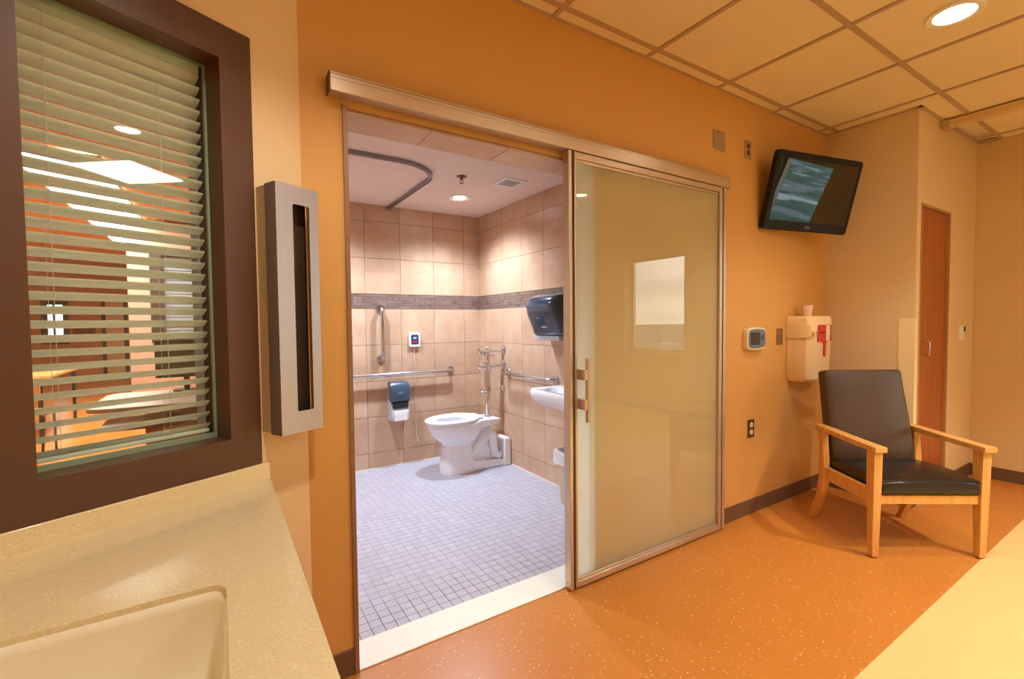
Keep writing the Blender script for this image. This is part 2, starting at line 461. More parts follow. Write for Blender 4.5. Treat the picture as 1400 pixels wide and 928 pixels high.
# angled wall with observation window
IS0, IS1, IZ0, IZ1 = -0.667, -0.252, 0.931, 2.036
SL = (XL - 0.251) / math.cos(TH) - 0.05
w = MB().box(SL, IS0, 0, .14, 0, ZC + .02, WM).box(IS1, 0, 0, .14, 0, ZC + .02, WM)
w.box(IS0, IS1, 0, .14, 0, IZ0, WM).box(IS0, IS1, 0, .14, IZ1, ZC + .02, WM)
w.add([wp(0, 0, 0), wp(0, .14, 0), Vector((0.251, WT, 0)), wp(0, 0, ZC), wp(0, .14, ZC), Vector((0.251, WT, ZC))],
      [(0, 2, 1), (3, 4, 5), (0, 1, 4, 3), (1, 2, 5, 4), (2, 0, 3, 5)])
struct('wall_angled', w, M_CREAM, 'pale cream angled wall holding the brown-framed window')

# baseboards
def base(name, mb): struct(name, mb, M_BASE, 'dark brown vinyl baseboard', 0.002)
base('baseboard_back_left', MB().box(0.255, OX0 - .012, -.008, 0, 0, .095))
base('baseboard_back_right', MB().box(2.56, XC, -.008, 0, 0, .095))
base('baseboard_closet_side', MB().box(XC - .008, XC, YC - .008, -.008, 0, .095))
base('baseboard_closet_front', MB().box(XC, 3.965, YC - .008, YC, 0, .095).box(4.55, XF - .008, YC - .008, YC, 0, .095))
base('baseboard_right', MB().box(XF - .008, XF, YN, YC, 0, .095))
base('baseboard_near', MB().box(XL, XF - .008, YN, YN + .008, 0, .095))
base('baseboard_angled', MB().box(-.16, -.006, -.008, 0, 0, .095, WM))

# ceiling of boards in a metal grid
ceil = struct('ceiling', MB().box(XL - .1, XF + .2, YN - .1, WT, ZC + .03, ZC + .10), M_CEIL, 'suspended ceiling of square tan boards')
gx = [1.315 + .61 * k for k in range(-4, 7)]
gy = [-0.08 - .605 * k for k in range(0, 7)]
gx = [XL] + [x for x in gx if XL + .05 < x < XF - .03] + [XF]
gy = [YN] + sorted(y for y in gy if y > YN + .03) + [0.0]
TROF = (2.54, -2.80)
cache = {}
for i in range(len(gx) - 1):
    for j in range(len(gy) - 1):
        cx, cy = (gx[i] + gx[i + 1]) / 2, (gy[j] + gy[j + 1]) / 2
        dx, dy = gx[i + 1] - gx[i] - .004, gy[j + 1] - gy[j] - .004
        if abs(cy - TROF[1]) < .2 and abs(cx - TROF[0]) < .5:      # the troffer sits half a board off the grid
            TROF = (TROF[0], cy); dx = dx / 2; cx += math.copysign(.1525, cx - TROF[0])
        if cy > (cx - .251) * math.tan(TH) + .35 and cx < .2: continue
        if cx > XC + .35 and cy > YC + .1: continue
        key = (round(dx, 3), round(dy, 3))
        if key not in cache:
            cache[key] = MB().box(-dx / 2, dx / 2, -dy / 2, dy / 2, 0, .02).mesh('ceiling_tile'); cache[key].materials.append(M_CEIL)
        o = link('ceiling_tile', cache[key], None, ceil); o.location = (cx, cy, ZC + .004)
for x in gx:
    gb = MB()
    if abs(x - 2.535) < .01: gb.box(x - .012, x + .012, YN, TROF[1] - .30, ZC - .002, ZC + .006).box(x - .012, x + .012, TROF[1] + .30, 0, ZC - .002, ZC + .006)
    else: gb.box(x - .012, x + .012, YN, 0, ZC - .002, ZC + .006)
    gb.build('grid_bar', M_GRID, ceil)
for y in gy:
    MB().box(XL, XF, y - .012, y + .012, ZC - .0028, ZC + .006).build('grid_bar', M_GRID, ceil)
MB().box(XC - .02, XC, YC - .02, 0, ZC - .004, ZC + .004).box(XC - .02, XF, YC - .02, YC, ZC - .004, ZC + .004).build('grid_bar', M_GRID, ceil)
MB().box(XL, 0, -.02, -.001, ZC - .004, ZC + .004, WM).build('grid_bar', M_GRID, ceil)

# ------------------------------------------------------------------ lights
def lamp(name, kind, loc, power, col, **kw):
    d = bpy.data.lights.new(name, kind); d.energy = power; d.color = col
    for k, v in kw.items(): setattr(d, k, v)
    o = bpy.data.objects.new(name, d); COL.objects.link(o); o.location = loc
    return o

def downlight(x, y, z, label, lens, power, col, r=.085, spot=102, group=None, blend=.5):
    t = thing('ceiling_downlight', label, 'light', (x, y, z), group)
    MB().lathe([(r - .012, .006), (r - .010, -.004), (r + .012, -.006), (r + .016, -.002), (r + .016, .0)], (x, y, z), 36, caps=False).build('trim_ring', M_TRIMW, t, smooth=True)
    MB().lathe([(r - .012, .004), (r - .03, .001), (.001, -.001)], (x, y, z), 36, caps=False).build('lens', lens, t, smooth=True)
    l = lamp('downlight_lamp', 'SPOT', (x, y, z - .02), power, col, spot_size=math.radians(spot), spot_blend=blend, shadow_soft_size=.045)
    l.parent = t; l.location = (0, 0, -.02)
    return t

downlight(2.842, -.974, ZC - .003, 'round recessed downlight glowing in the tan tiled ceiling in front of the television', M_LENS_W, P_DOWN * .75, WARM)
downlight(1.72, -2.0, ZC - .003, 'round recessed downlight in the tan tiled ceiling behind the viewer', M_LENS_W, P_DOWN, WARM)
downlight(3.36, -2.25, ZC - .003, 'round recessed downlight in the tan tiled ceiling between light panel and ceiling rail', M_LENS_W, P_DOWN * 3.0, WARM)
downlight(.40, -.98, ZC - .003, 'round recessed downlight in the tan tiled ceiling above the counter', M_LENS_W, P_DOWN * 1.0, WARM, spot=124)

t = thing('ceiling_troffer', 'square glowing light panel set into the tan tiled ceiling', 'light', (TROF[0], TROF[1], ZC))
tx, ty = TROF
MB().box(tx - .29, tx + .29, ty - .29, ty + .29, ZC + .002, ZC + .012).build('diffuser', M_PANEL, t)
MB().box(tx - .302, tx + .302, ty - .302, ty - .285, ZC - .004, ZC + .02).box(tx - .302, tx + .302, ty + .285, ty + .302, ZC - .004, ZC + .02).box(
    tx - .302, tx - .285, ty - .285, ty + .285, ZC - .004, ZC + .02).box(tx + .285, tx + .302, ty - .285, ty + .285, ZC - .004, ZC + .02).build('frame', M_TRIMW, t)
l = lamp('troffer_lamp', 'AREA', (tx, ty, ZC - .012), P_TROFFER, (1.0, .93, .80), shape='SQUARE', size=.56); l.parent = t; l.location = (0, 0, -.012)

# ------------------------------------------------------------------ right-hand window with the city outside
wn = thing('window_2', 'deep window in the far wall looking out on sky and city', 'window', (XF, -2.66, WZ0), kind='structure'); del wn['category']
MB().box(XF + .16, XF + .20, WY0, WY0 + .04, WZ0, WZ1).box(XF + .16, XF + .20, WY1 - .04, WY1, WZ0, WZ1).box(
    XF + .16, XF + .20, WY0 + .04, WY1 - .04, WZ0, WZ0 + .04).box(XF + .16, XF + .20, WY0 + .04, WY1 - .04, WZ1 - .04, WZ1).build('window_frame', M_ALU, wn)
MB().box(XF + .176, XF + .182, WY0 + .04, WY1 - .04, WZ0 + .04, WZ1 - .04).build('pane', M_GLASS, wn)
MB().box(XF - .02, XF + .16, WY0 - .02, WY1 + .02, WZ0 - .02, WZ0 + .001).build('window_sill', M_COUNTER, wn, bevel=.004)
for yy in (-2.36, -2.62, -2.90):
    MB().cyl((XF + .12, yy, WZ0 + .002), (XF + .12, yy, WZ1), .0015, 6).build('blind_cord', M_CORD, wn)
pl = lamp('window_portal', 'AREA', (XF + .215, (WY0 + WY1) / 2, (WZ0 + WZ1) / 2), 1, (1, 1, 1), shape='RECTANGLE', size=.8, size_y=1.35)
pl.rotation_euler = (0, math.radians(90), 0); pl.data.size = WZ1 - WZ0; pl.data.size_y = WY1 - WY0
pl.data.cycles.is_portal = True
tg = NT('city_ground')
ge = tg.n('ShaderNodeNewGeometry')
vo = tg.n('ShaderNodeTexVoronoi'); vo.inputs['Scale'].default_value = .07; tg.l(ge.outputs['Position'], vo.inputs['Vector'])
rp = tg.n('ShaderNodeValToRGB'); rp.color_ramp.interpolation = 'CONSTANT'
rp.color_ramp.elements[0].color = S(52, 78, 58); rp.color_ramp.elements[1].position = .82; rp.color_ramp.elements[1].color = S(190, 186, 178)
e = rp.color_ramp.elements.new(.4); e.color = S(70, 96, 70)
e = rp.color_ramp.elements.new(.65); e.color = S(128, 126, 120)
sp = tg.n('ShaderNodeSeparateColor'); tg.l(vo.outputs['Color'], sp.inputs[0]); tg.l(sp.outputs[0], rp.inputs[0]); tg.l(rp.outputs[0], tg.b.inputs['Base Color'])
tg.b.inputs['Roughness'].default_value = .9
g = struct('ground_outside', MB().box(-200, 3500, -2500, 2500, -26, -25), tg.m, 'distant city ground far below the window')

# ------------------------------------------------------------------ observation window in the angled wall
wn = thing('window_1', 'brown metal window frame in the angled wall', 'window', tuple(wp(-.46, 0, IZ0)), kind='structure'); del wn['category']
OS0, OS1, OZ0, OZ1 = -0.755, -0.166, 0.843, 2.130
fr = MB()
for (a, b, c, d_) in ((OS0, IS0 + .004, OZ0, OZ1), (IS1 - .004, OS1, OZ0, OZ1), (IS0 + .004, IS1 - .004, OZ0, IZ0 + .004), (IS0 + .004, IS1 - .004, IZ1 - .004, OZ1)):
    fr.box(a, b, -.010, -.0005, c, d_, WM)
fr.box(IS0, IS0 + .004, -.0005, .135, IZ0, IZ1, WM).box(IS1 - .004, IS1, -.0005, .135, IZ0, IZ1, WM)
fr.box(IS0 + .004, IS1 - .004, -.0005, .135, IZ0, IZ0 + .004, WM).box(IS0 + .004, IS1 - .004, -.0005, .135, IZ1 - .004, IZ1, WM)
fr.build('window_frame', M_BROWN, wn)
MB().box(IS0 + .005, IS1 - .005, .064, .068, IZ0 + .005, IZ1 - .005, WM).build('pane', M_GLASS, wn)
gsk = MB()
for (a, b, c, d_) in ((IS0 + .004, IS0 + .012, IZ0 + .004, IZ1 - .004), (IS1 - .010, IS1 - .004, IZ0 + .004, IZ1 - .004), (IS0 + .012, IS1 - .010, IZ0 + .004, IZ0 + .018), (IS0 + .012, IS1 - .010, IZ1 - .010, IZ1 - .004)):
    gsk.box(a, b, .069, .078, c, d_, WM)
gsk.build('spacer', mat('pale_green_spacer', S(170, 186, 160), .4), wn)

bl = thing('window_blind', 'pale grey horizontal slat blind inside the brown-framed window', 'blind', tuple(wp(-.46, .105, IZ0 + .02)))
W_SL, SAG, TAN = .046, .009, .36
a0, a1 = IS0 + .012, IS1 - .014
prof = []
for k in range(7):
    u = k / 6
    prof.append((u * W_SL * .94, -TAN * u * W_SL * .94 - 4 * SAG * u * (1 - u)))
sm = MB()
rings = []
for s_ in (a0, a1):
    ring = [wp(s_, .084 + q[0], q[1]) for q in prof] + [wp(s_, .084 + q[0], q[1] - .0008) for q in reversed(prof)]
    rings.append(ring)
sm.loft(rings)
base_v = Vector(bl['base'])
slat_me = sm.mesh('slat', True, 50); slat_me.materials.append(M_SLAT)
PITCH = .0341
n_sl = int((IZ1 - .03 - (IZ0 + .045)) / PITCH) + 1
for k in range(n_sl):
    o = link('slat', slat_me, None, bl)
    o.matrix_basis = Matrix.Translation(Vector((0, 0, IZ0 + .048 + k * PITCH)) - base_v)
MB().box(IS1 - .030, IS1 - .006, .128, .132, IZ0 + .006, IZ1 - .006, WM).build('side_channel', mat('grey_channel', S(176, 178, 176), .5), bl)
MB().box(a0, a1, .086, .124, IZ1 - .030, IZ1 - .006, WM).build('head_rail', M_SLAT, bl)
MB().box(a0, a1, .092, .118, IZ0 + .019, IZ0 + .030, WM).build('bottom_rail', M_SLAT, bl, bevel=.002)
for s_ in (-.60, -.37):
    MB().cyl(wp(s_, .083, IZ0 + .03), wp(s_, .083, IZ1 - .03), .0007, 5).cyl(wp(s_, .125, IZ0 + .03), wp(s_, .125, IZ1 - .03), .0007, 5).build('ladder_cord', M_CORD, bl)

# ------------------------------------------------------------------ counter with sink at the lower left
CZ = .789
ct = thing('countertop', 'speckled beige solid surface counter with undermount basin below the brown-framed window', 'counter', (-.3, -.7, CZ - .04))
def wy(x): return (x - .251) * math.tan(TH) - .002
hole = rrect(-.52, 0.0, -1.06, -.69, .030, 6)
outer = []
CXR = .128
for k in range(7):   # rounded right rear corner
    a = math.radians(90 * k / 6)
    outer.append((CXR - .02 + .02 * math.cos(a), wy(CXR - .01) - .028 + .02 * math.sin(a)))
outer += [(-.40, wy(-.40)), (XL + .002, wy(XL + .002)), (XL + .002, -1.20), (CXR, -1.20)]
import bmesh
def holed_slab(name, outer, hole, z0, z1, m, parent, bevel):
    bm = bmesh.new()
    ov = [bm.verts.new((x, y, z1)) for x, y in outer]; hv = [bm.verts.new((x, y, z1)) for x, y in hole]
    oe = [bm.edges.new((ov[i], ov[(i + 1) % len(ov)])) for i in range(len(ov))]
    he = [bm.edges.new((hv[i], hv[(i + 1) % len(hv)])) for i in range(len(hv))]
    r = bmesh.ops.triangle_fill(bm, edges=oe + he, use_beauty=True)
    fs = [f for f in bm.faces]
    ex = bmesh.ops.extrude_face_region(bm, geom=fs)
    for v in [g_ for g_ in ex['geom'] if isinstance(g_, bmesh.types.BMVert)]: v.co.z = z0
    bmesh.ops.recalc_face_normals(bm, faces=bm.faces)
    me = bpy.data.meshes.new(name); bm.to_mesh(me); bm.free()
    me.polygons.foreach_set('use_smooth', [True] * len(me.polygons)); me.set_sharp_from_angle(angle=math.radians(40))
    return link(name, me, m, parent, bevel, 3)
holed_slab('counter_slab', outer, hole, CZ - .035, CZ, M_COUNTER, ct, .008)
rings = []
for (dr, z, rr) in ((-.0005, CZ - .011, .030), (-.003, CZ - .03, .032), (-.010, CZ - .14, .040), (-.035, CZ - .168, .04), (-.12, CZ - .172, .03)):
    rings.append([(x, y, z) for x, y in rrect(-.52 - dr, 0.0 + dr, -1.06 - dr, -.69 + dr, rr, 6)])
bsn = MB().loft(rings, caps=False)
n_ = len(rings[0]); bsn.f.append(tuple(range(4 * n_, 5 * n_)))
o = bsn.build('basin', M_BASIN, ct, smooth=True, angle=60)
m = o.modifiers.new('thickness', 'SOLIDIFY'); m.thickness = .008; m.offset = 1
MB().lathe([(.022, CZ - .170), (.020, CZ - .167), (.004, CZ - .169)], (-.26, -.87, 0), 20).build('drain', M_CHROME, ct, smooth=True)
MB().box(SL + .06, -.140, -.013, -.001, CZ - .002, OZ0 - .002, WM).build('backsplash', M_COUNTER, ct, bevel=.003)
cb = thing('vanity_cabinet', 'wood laminate cabinet standing under the speckled counter', 'cabinet', (-.4, -.9, 0))
MB().box(XL + .002, .095, -1.12, -.645, .09, CZ - .20).box(XL + .002, -.56, -1.12, -.645, CZ - .20, CZ - .037).box(.035, .095, -1.12, -.645, CZ - .20, CZ - .037).build('body', M_VCAB, cb)
MB().box(XL + .03, .06, -1.07, -.68, 0, .09).build('plinth', M_BASE, cb)
for k in range(2):
    x0 = XL + .01 + k * .49
    dd = MB().box(x0, x0 + .485, -1.14, -1.121, .10, CZ - .045).build('door', M_VCAB, cb, bevel=.002)
    hx = x0 + (.44 if k == 0 else .045)
    sub_of(dd, MB().tube([(hx, -1.141, .55), (hx, -1.165, .55), (hx, -1.165, .66), (hx, -1.141, .66)], .005, 8).build('handle', M_SATIN))

# ------------------------------------------------------------------ stainless dispenser on the angled wall
dp = thing('steel_dispenser', 'tall brushed steel wall dispenser with a long vertical slot beside the brown window', 'dispenser', tuple(wp(-.085, -.05, .93)))
ds0, ds1, dz0, dz1 = -.156, -.014, .934, 1.696
MB().box(ds0, ds1 - .01, -.045, -.0005, dz0 + .004, dz1 - .004, WM).build('back_box', mat('cream_metal', S(206, 186, 146), .4, .2), dp)
ss0, ss1, sz0, sz1 = -.102, -.046, 1.0, 1.640
dk = MB().box(ds0, ds0 + .002, -.10, -.045, dz0, dz1, WM).box(ds1 - .002, ds1, -.10, -.045, dz0, dz1, WM).box(ds0, ds1, -.10, -.045, dz0, dz0 + .002, WM).box(ds0, ds1, -.10, -.045, dz1 - .002, dz1, WM)
dk.build('case_sides', M_STEEL, dp)
fr_o = rrect(ds0, ds1, dz0, dz1, .0012, 2); 
bm = bmesh.new()
ov = [bm.verts.new((x, y, 0)) for x, y in fr_o]; hv = [bm.verts.new((x, y, 0)) for x, y in rrect(ss0, ss1, sz0, sz1, .006, 4)]
ed = [bm.edges.new((q[i], q[(i + 1) % len(q)])) for q in (ov, hv) for i in range(len(q))]
bmesh.ops.triangle_fill(bm, edges=ed, use_beauty=True)
ex = bmesh.ops.extrude_face_region(bm, geom=list(bm.faces))
for v in [g_ for g_ in ex['geom'] if isinstance(g_, bmesh.types.BMVert)]: v.co.z = .002
for v in bm.verts: v.co = wp(v.co.x, -.102 + v.co.z, v.co.y)
bmesh.ops.recalc_face_normals(bm, faces=bm.faces)
me = bpy.data.meshes.new('front_plate'); bm.to_mesh(me); bm.free()
link('front_plate', me, M_STEEL, dp)
M_INNER = mat('dull_inner_steel', S(86, 70, 56), .35, .5)
MB().box(ss0 - .02, (ss0 + ss1) / 2 - .001, -.058, -.050, sz0 - .03, sz1 + .03, WM).build('inner_flap', M_INNER, dp)
MB().box((ss0 + ss1) / 2 + .001, ss1 + .02, -.054, -.048, sz0 - .03, sz1 + .03, WM).build('inner_flap', M_INNER, dp)
for zz in (1.63, 1.315, 1.01):
    MB().box(-.090, -.076, -.062, -.0585, zz - .006, zz + .002, WM).box(-.090, -.086, -.062, -.0585, zz, zz + .014, WM).build('clip', M_BEIGEPL, dp)

# ------------------------------------------------------------------ sliding glass door
hd = thing('door_track_cover', 'long satin aluminium track cover over the sliding glass door', 'track', (1.46, -.03, 2.04))
HX0, HX1, HY, HZ0, HZ1 = .337, 2.592, -.055, 2.052, 2.114
MB().box(HX0 + .003, HX1 - .003, HY, -.0005, HZ0 + .0, HZ1).build('cover', M_ALU, hd, bevel=.0015)
MB().box(HX0, HX0 + .003, HY - .002, -.0005, HZ0 - .002, HZ1 + .001).build('end_cap', M_ALUD, hd)
MB().box(HX1 - .003, HX1, HY - .002, -.0005, HZ0 - .002, HZ1 + .001).build('end_cap', M_ALU, hd)
MB().box(HX0 + .004, HX1 - .004, HY - .0012, HY, HZ1 - .0075, HZ1 - .006).build('seam', M_ALUD, hd)
MB().box(HX0 + .004, HX1 - .004, HY - .0008, HY, HZ1 - .020, HZ1 - .0195).build('seam', M_ALUD, hd)

sd = thing('sliding_door', 'sliding frosted glass door in an aluminium frame hanging in front of the orange wall', 'door', (1.95, -.03, 0.012))
DX0, DX1, DY0, DY1, DZ0, DZ1 = 1.362, 2.565, -.050, -.006, .012, 2.050
def stile(x0, x1): return MB().box(x0, x1, DY0, DY1, DZ0, DZ1)
stile(DX0, DX0 + .020).build('stile', M_ALU, sd, bevel=.002)
MB().box(DX0 + .020, DX0 + .034, DY0 + .012, DY1, DZ0, DZ1).build('stile_groove', M_ALUD, sd)
MB().box(DX0 + .034, DX0 + .046, DY0, DY1, DZ0, DZ1).build('stile', M_ALU, sd, bevel=.002)
stile(DX1 - .024, DX1).build('stile', M_ALU, sd, bevel=.002)
MB().box(DX1 - .036, DX1 - .024, DY0 + .010, DY1, DZ0, DZ1).build('stile_groove', M_ALUD, sd)
MB().box(DX1 - .062, DX1 - .036, DY0, DY1, DZ0, DZ1).build('stile', M_ALU, sd, bevel=.002)
gx0, gx1 = DX0 + .046, DX1 - .062
MB().box(gx0, gx1, DY0, DY1, DZ0, DZ0 + .030).build('bottom_rail', M_ALU, sd, bevel=.002)
MB().box(gx0, gx1, DY0 + .010, DY1, DZ0 + .030, DZ0 + .042).build('glazing_bead', M_ALU, sd, bevel=.002)
MB().box(gx0, gx1, DY0 + .004, DY1, DZ1 - .030, DZ1).build('top_rail', M_ALU, sd, bevel=.002)
MB().box(gx0, gx1, DY0 + .012, DY1, DZ1 - .044, DZ1 - .030).build('glazing_bead', M_ALU, sd, bevel=.002)
gp = MB().box(gx0, gx1, -.038, -.033, DZ0 + .042, DZ1 - .044).build('glass_panel', M_CLEARF, sd)   # polished front, etched back
gp.data.materials.append(M_FROST)
for f_ in gp.data.polygons:
    if f_.normal.y > .5: f_.material_index = 1
hn = MB().cyl((1.432, -.095, .806), (1.432, -.095, 1.100), .011, 20).build('pull_bar', M_ALU, sd, smooth=True)
for zc in (1.026, .889):
    sub_of(hn, MB().box(gx0 - .003, 1.421, -.052, -.036, zc - .024, zc + .024).box(1.405, 1.424, -.104, -.050, zc - .024, zc + .024).build('bracket', M_ALU, bevel=.002))
MB().cyl((DX0 - .001, -.028, 2.0), (DX0 - .0001, -.028, 2.0), .004, 12).build('screw', M_ALUD, sd)
MB().cyl((DX0 - .001, -.028, .04), (DX0 - .0001, -.028, .04), .004, 12).build('screw', M_ALUD, sd)

# doorway: jamb edge, threshold, tiled head
jm = struct('trim_1', MB().box(OX0 - .012, OX0 + .003, -.010, WT + .004, 0, OZ + .004), mat('jamb_trim', S(150, 116, 92), .4, .3), 'narrow metal edge of the doorway')
struct('trim_2', MB().box(OX1 - .003, OX1 + .012, -.004, WT + .004, 0, OZ), MATS['jamb_trim'], 'narrow metal edge of the doorway behind the glass')
struct('threshold', MB().box(OX0 - .004, OX1 + .004, -.004, WT + .002, 0, .006), M_THRESH, 'white stone sill across the bathroom doorway', .002)
struct('doorway_head', MB().box(OX0 + .003, OX1 - .003, .001, WT + .012, OZ - .006, OZ), M_GROUT, 'tiled underside of the doorway')
hdw = bpy.data.objects['doorway_head']
xs = [OX0 + .004, .725, 1.075, 1.425, OX1 - .004]
for a, b in zip(xs, xs[1:]):
    MB().box(a + .0015, b - .0015, .003, WT + .014, OZ - .014, OZ - .006).build('tile', M_WALLTILE, hdw)

# ------------------------------------------------------------------ bathroom shell
def tiled(name, label, mk):
    o = mk[0]; return o
def wall_tiles(parent, fn, a_edges, z_edges, axis, pos):
    """fn places a tile; axis 'x' = wall in the xz plane facing -y at y=pos; 'y' = wall in the yz plane"""
    for i in range(len(a_edges) - 1):
        for j in range(len(z_edges) - 1):
            if z_edges[j] > 1.39 and z_edges[j + 1] < 1.54: continue
            w_ = round(a_edges[i + 1] - a_edges[i] - .003, 4); h_ = round(z_edges[j + 1] - z_edges[j] - .003, 4)
            if w_ < .01 or h_ < .01: continue
            key = (axis, w_, h_, fn)
            if key not in cache:
                mb = MB()
                T = .008
                if axis == 'x': mb.box(-w_ / 2, w_ / 2, -T, 0, -h_ / 2, h_ / 2)
                else: mb.box(-T if fn > 0 else 0, 0 if fn > 0 else T, -w_ / 2, w_ / 2, -h_ / 2, h_ / 2)
                cache[key] = mb.mesh('tile'); cache[key].materials.append(M_WALLTILE)
            o = link('tile', cache[key], None, parent)
            a = (a_edges[i] + a_edges[i + 1]) / 2; z = (z_edges[j] + z_edges[j + 1]) / 2
            o.location = (a, pos, z) if axis == 'x' else (pos, a, z)
def mosaic(parent, axis, pos, a0, a1, sgn):
    mb = MB(); rnd = random.Random(3)
    for r_ in range(5):
        z0 = 1.4015 + r_ * .0255; a = a0 - rnd.random() * .1
        while a < a1:
            ln = rnd.choice((.05, .1, .15, .2)); b = min(a + ln - .002, a1); s_ = max(a, a0)
            if b - s_ > .005:
                t_ = .006 + rnd.random() * .003
                if axis == 'x': mb.box(s_, b, pos - t_, pos, z0, z0 + .024)
                else: mb.box(pos - (t_ if sgn > 0 else 0), pos + (0 if sgn > 0 else t_), s_, b, z0, z0 + .024)
            a += ln
    o = mb.build('mosaic_band', M_MOSAIC, parent); o['kind'] = 'stuff'
ZE = [0.0, .14, .455, .77, 1.085, 1.40, 1.53, 1.838, 2.155, BZ]
XE = [BX0, .45, .765, 1.08, 1.395, 1.71, 2.025, BX1]
YE = [WT + .005, .325, .64, .955, 1.27, 1.585, 1.90, 2.215, BY1]
wb = struct('wall_bathroom_back', MB().box(BX0 - .1, BX1 + .1, BY1, BY1 + .1, -.1, BZ), M_GROUT, 'bathroom rear wall of square beige tiles with a brown mosaic band')
wall_tiles(wb, 1, XE, ZE, 'x', BY1); mosaic(wb, 'x', BY1, BX0, BX1 - .008, 1)
wr = struct('wall_bathroom_right', MB().box(BX1, BX1 + .1, WT, BY1, -.1, BZ), M_GROUT, 'bathroom side wall of square beige tiles behind the toilet and sink')
wall_tiles(wr, 1, YE[:-1] + [BY1 - .008], ZE, 'y', BX1); mosaic(wr, 'y', BX1, WT + .005, BY1 - .008, 1)
wl_ = struct('wall_bathroom_left', MB().box(BX0 - .1, BX0, WT, BY1, -.1, BZ), M_GROUT, 'bathroom side wall of square beige tiles opposite the sink')
wall_tiles(wl_, -1, YE[:-1] + [BY1 - .008], ZE, 'y', BX0); mosaic(wl_, 'y', BX0, WT + .005, BY1 - .008, -1)
fw = MB().box(BX0, OX0 - .012, WT, WT + .005, 0, BZ).box(OX1 + .012, BX1, WT, WT + .005, 0, BZ).box(OX0 - .012, OX1 + .012, WT, WT + .005, OZ, BZ)
struct('wall_bathroom_front', fw, M_WALLTILE, 'tiled inner side of the doorway wall')
struct('ceiling_bathroom', MB().box(BX0 - .1, BX1 + .1, WT, BY1 + .1, BZ, BZ + .08), M_BATHCEIL, 'smooth pale bathroom ceiling')
fb = struct('floor_bathroom', MB().box(BX0, BX1, WT - .0, BY1, -.1, -.0016), M_FLGROUT, 'bathroom floor of small grey mosaic tiles')
P_ = .0508; FX, FY = BX0, .160
tile_me = MB().box(-P_ / 2 + .0015, P_ / 2 - .0015, -P_ / 2 + .0015, P_ / 2 - .0015, -.006, 0).mesh('floor_tile'); tile_me.materials.append(M_FLTILE)
cells = []
for i in range(int((BX1 - FX) / P_)):
    for j in range(int((BY1 - FY) / P_) + 1):
        x, y = FX + (i + .5) * P_, FY + (j + .5) * P_
        if y > BY1 - .02: continue
        vis = (x > .40 + .235 * (y - .0) - .03) and (x < 1.36 + .8 * y + .03)
        cells.append(((0 if vis else 10) + math.hypot(x, y + 1.7), x, y))
cells.sort()
for d_, x, y in cells[:300]:
    o = link('floor_tile', tile_me, None, fb); o.location = (x, y, random.uniform(-.0006, .0))
rest = MB()
for d_, x, y in cells[300:]:
    h_ = P_ / 2 - .0015; z_ = random.uniform(-.0006, 0)
    rest.box(x - h_, x + h_, y - h_, y + h_, -.006, z_)
o = rest.build('mosaic_tiles', M_FLTILE, fb); o['kind'] = 'stuff'
struct('trim_3', MB().box(BX0, BX1 - .014, BY1 - .014, BY1 - .008, -.002, .007).box(BX1 - .014, BX1 - .008, WT + .01, BY1 - .008, -.002, .007), M_CAULK, 'thin pale caulk line along the bathroom floor edge')

# ------------------------------------------------------------------ bathroom ceiling fixtures
downlight(1.715, 1.775, BZ - .001, 'round recessed downlight glowing in the bathroom ceiling above the toilet', M_LENS_C, P_BATH, COOL, r=.085, spot=138, blend=.95)
downlight(.72, 1.775, BZ - .001, 'round recessed downlight in the bathroom ceiling inside the curtain track', M_LENS_C, P_BATH, COOL, r=.085, spot=138, blend=.95)
sp_ = thing('fire_sprinkler', 'small brass fire sprinkler on the bathroom ceiling', 'sprinkler', (1.478, 1.264, BZ - .05))
cx, cy = 1.478, 1.264
MB().lathe([(.036, 0), (.034, -.006), (.012, -.010), (.012, -.004)], (cx, cy, BZ), 20).build('escutcheon', M_SPRINK, sp_, smooth=True)
MB().lathe([(.008, -.010), (.008, -.026), (.003, -.028)], (cx, cy, BZ), 12).build('body', M_SPRINK, sp_, smooth=True)
MB().tube([(cx - .008, cy, BZ - .02), (cx - .013, cy, BZ - .034), (cx, cy, BZ - .048), (cx + .013, cy, BZ - .034), (cx + .008, cy, BZ - .02)], .0022, 8).build('yoke', M_SPRINK, sp_, smooth=True)
MB().lathe([(.015, -.048), (.015, -.050)], (cx, cy, BZ), 16).build('deflector', M_SPRINK, sp_)
vt = thing('air_vent', 'square white air vent grille in the bathroom ceiling', 'vent', (1.84, 1.21, BZ - .01))
vx, vy, vr = 1.84, 1.21, .095
MB().box(vx - vr, vx + vr, vy - vr, vy - vr + .028, BZ - .008, BZ - .0005).box(vx - vr, vx + vr, vy + vr - .028, vy + vr, BZ - .008, BZ - .0005).box(
    vx - vr, vx - vr + .028, vy - vr + .028, vy + vr - .028, BZ - .008, BZ - .0005).box(vx + vr - .028, vx + vr, vy - vr + .028, vy + vr - .028, BZ - .008, BZ - .0005).build('frame', M_WHITEPL, vt)
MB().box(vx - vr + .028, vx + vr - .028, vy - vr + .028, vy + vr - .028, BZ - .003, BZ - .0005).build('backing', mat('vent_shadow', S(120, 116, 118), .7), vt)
for k in range(11):
    xx = vx - vr + .034 + k * .0123
    MB().box(xx - .003, xx + .003, vy - vr + .028, vy + vr - .028, BZ - .0065, BZ - .003).build('louver', M_GREYPL, vt)
tk = thing('curtain_track', 'curved metal shower curtain track under the bathroom ceiling', 'curtain track', (.9, 1.15, BZ - .03))
pts = [(BX0 + .012, 1.15), (.6, 1.15), (.9, 1.15), (1.0, 1.15)] + [(1.0 + .30 * math.sin(a), 1.45 - .30 * math.cos(a)) for a in [math.radians(q) for q in range(10, 91, 10)]] + [(1.30, 1.7), (1.30, 2.1), (1.30, BY1 - .01)]
rings = []
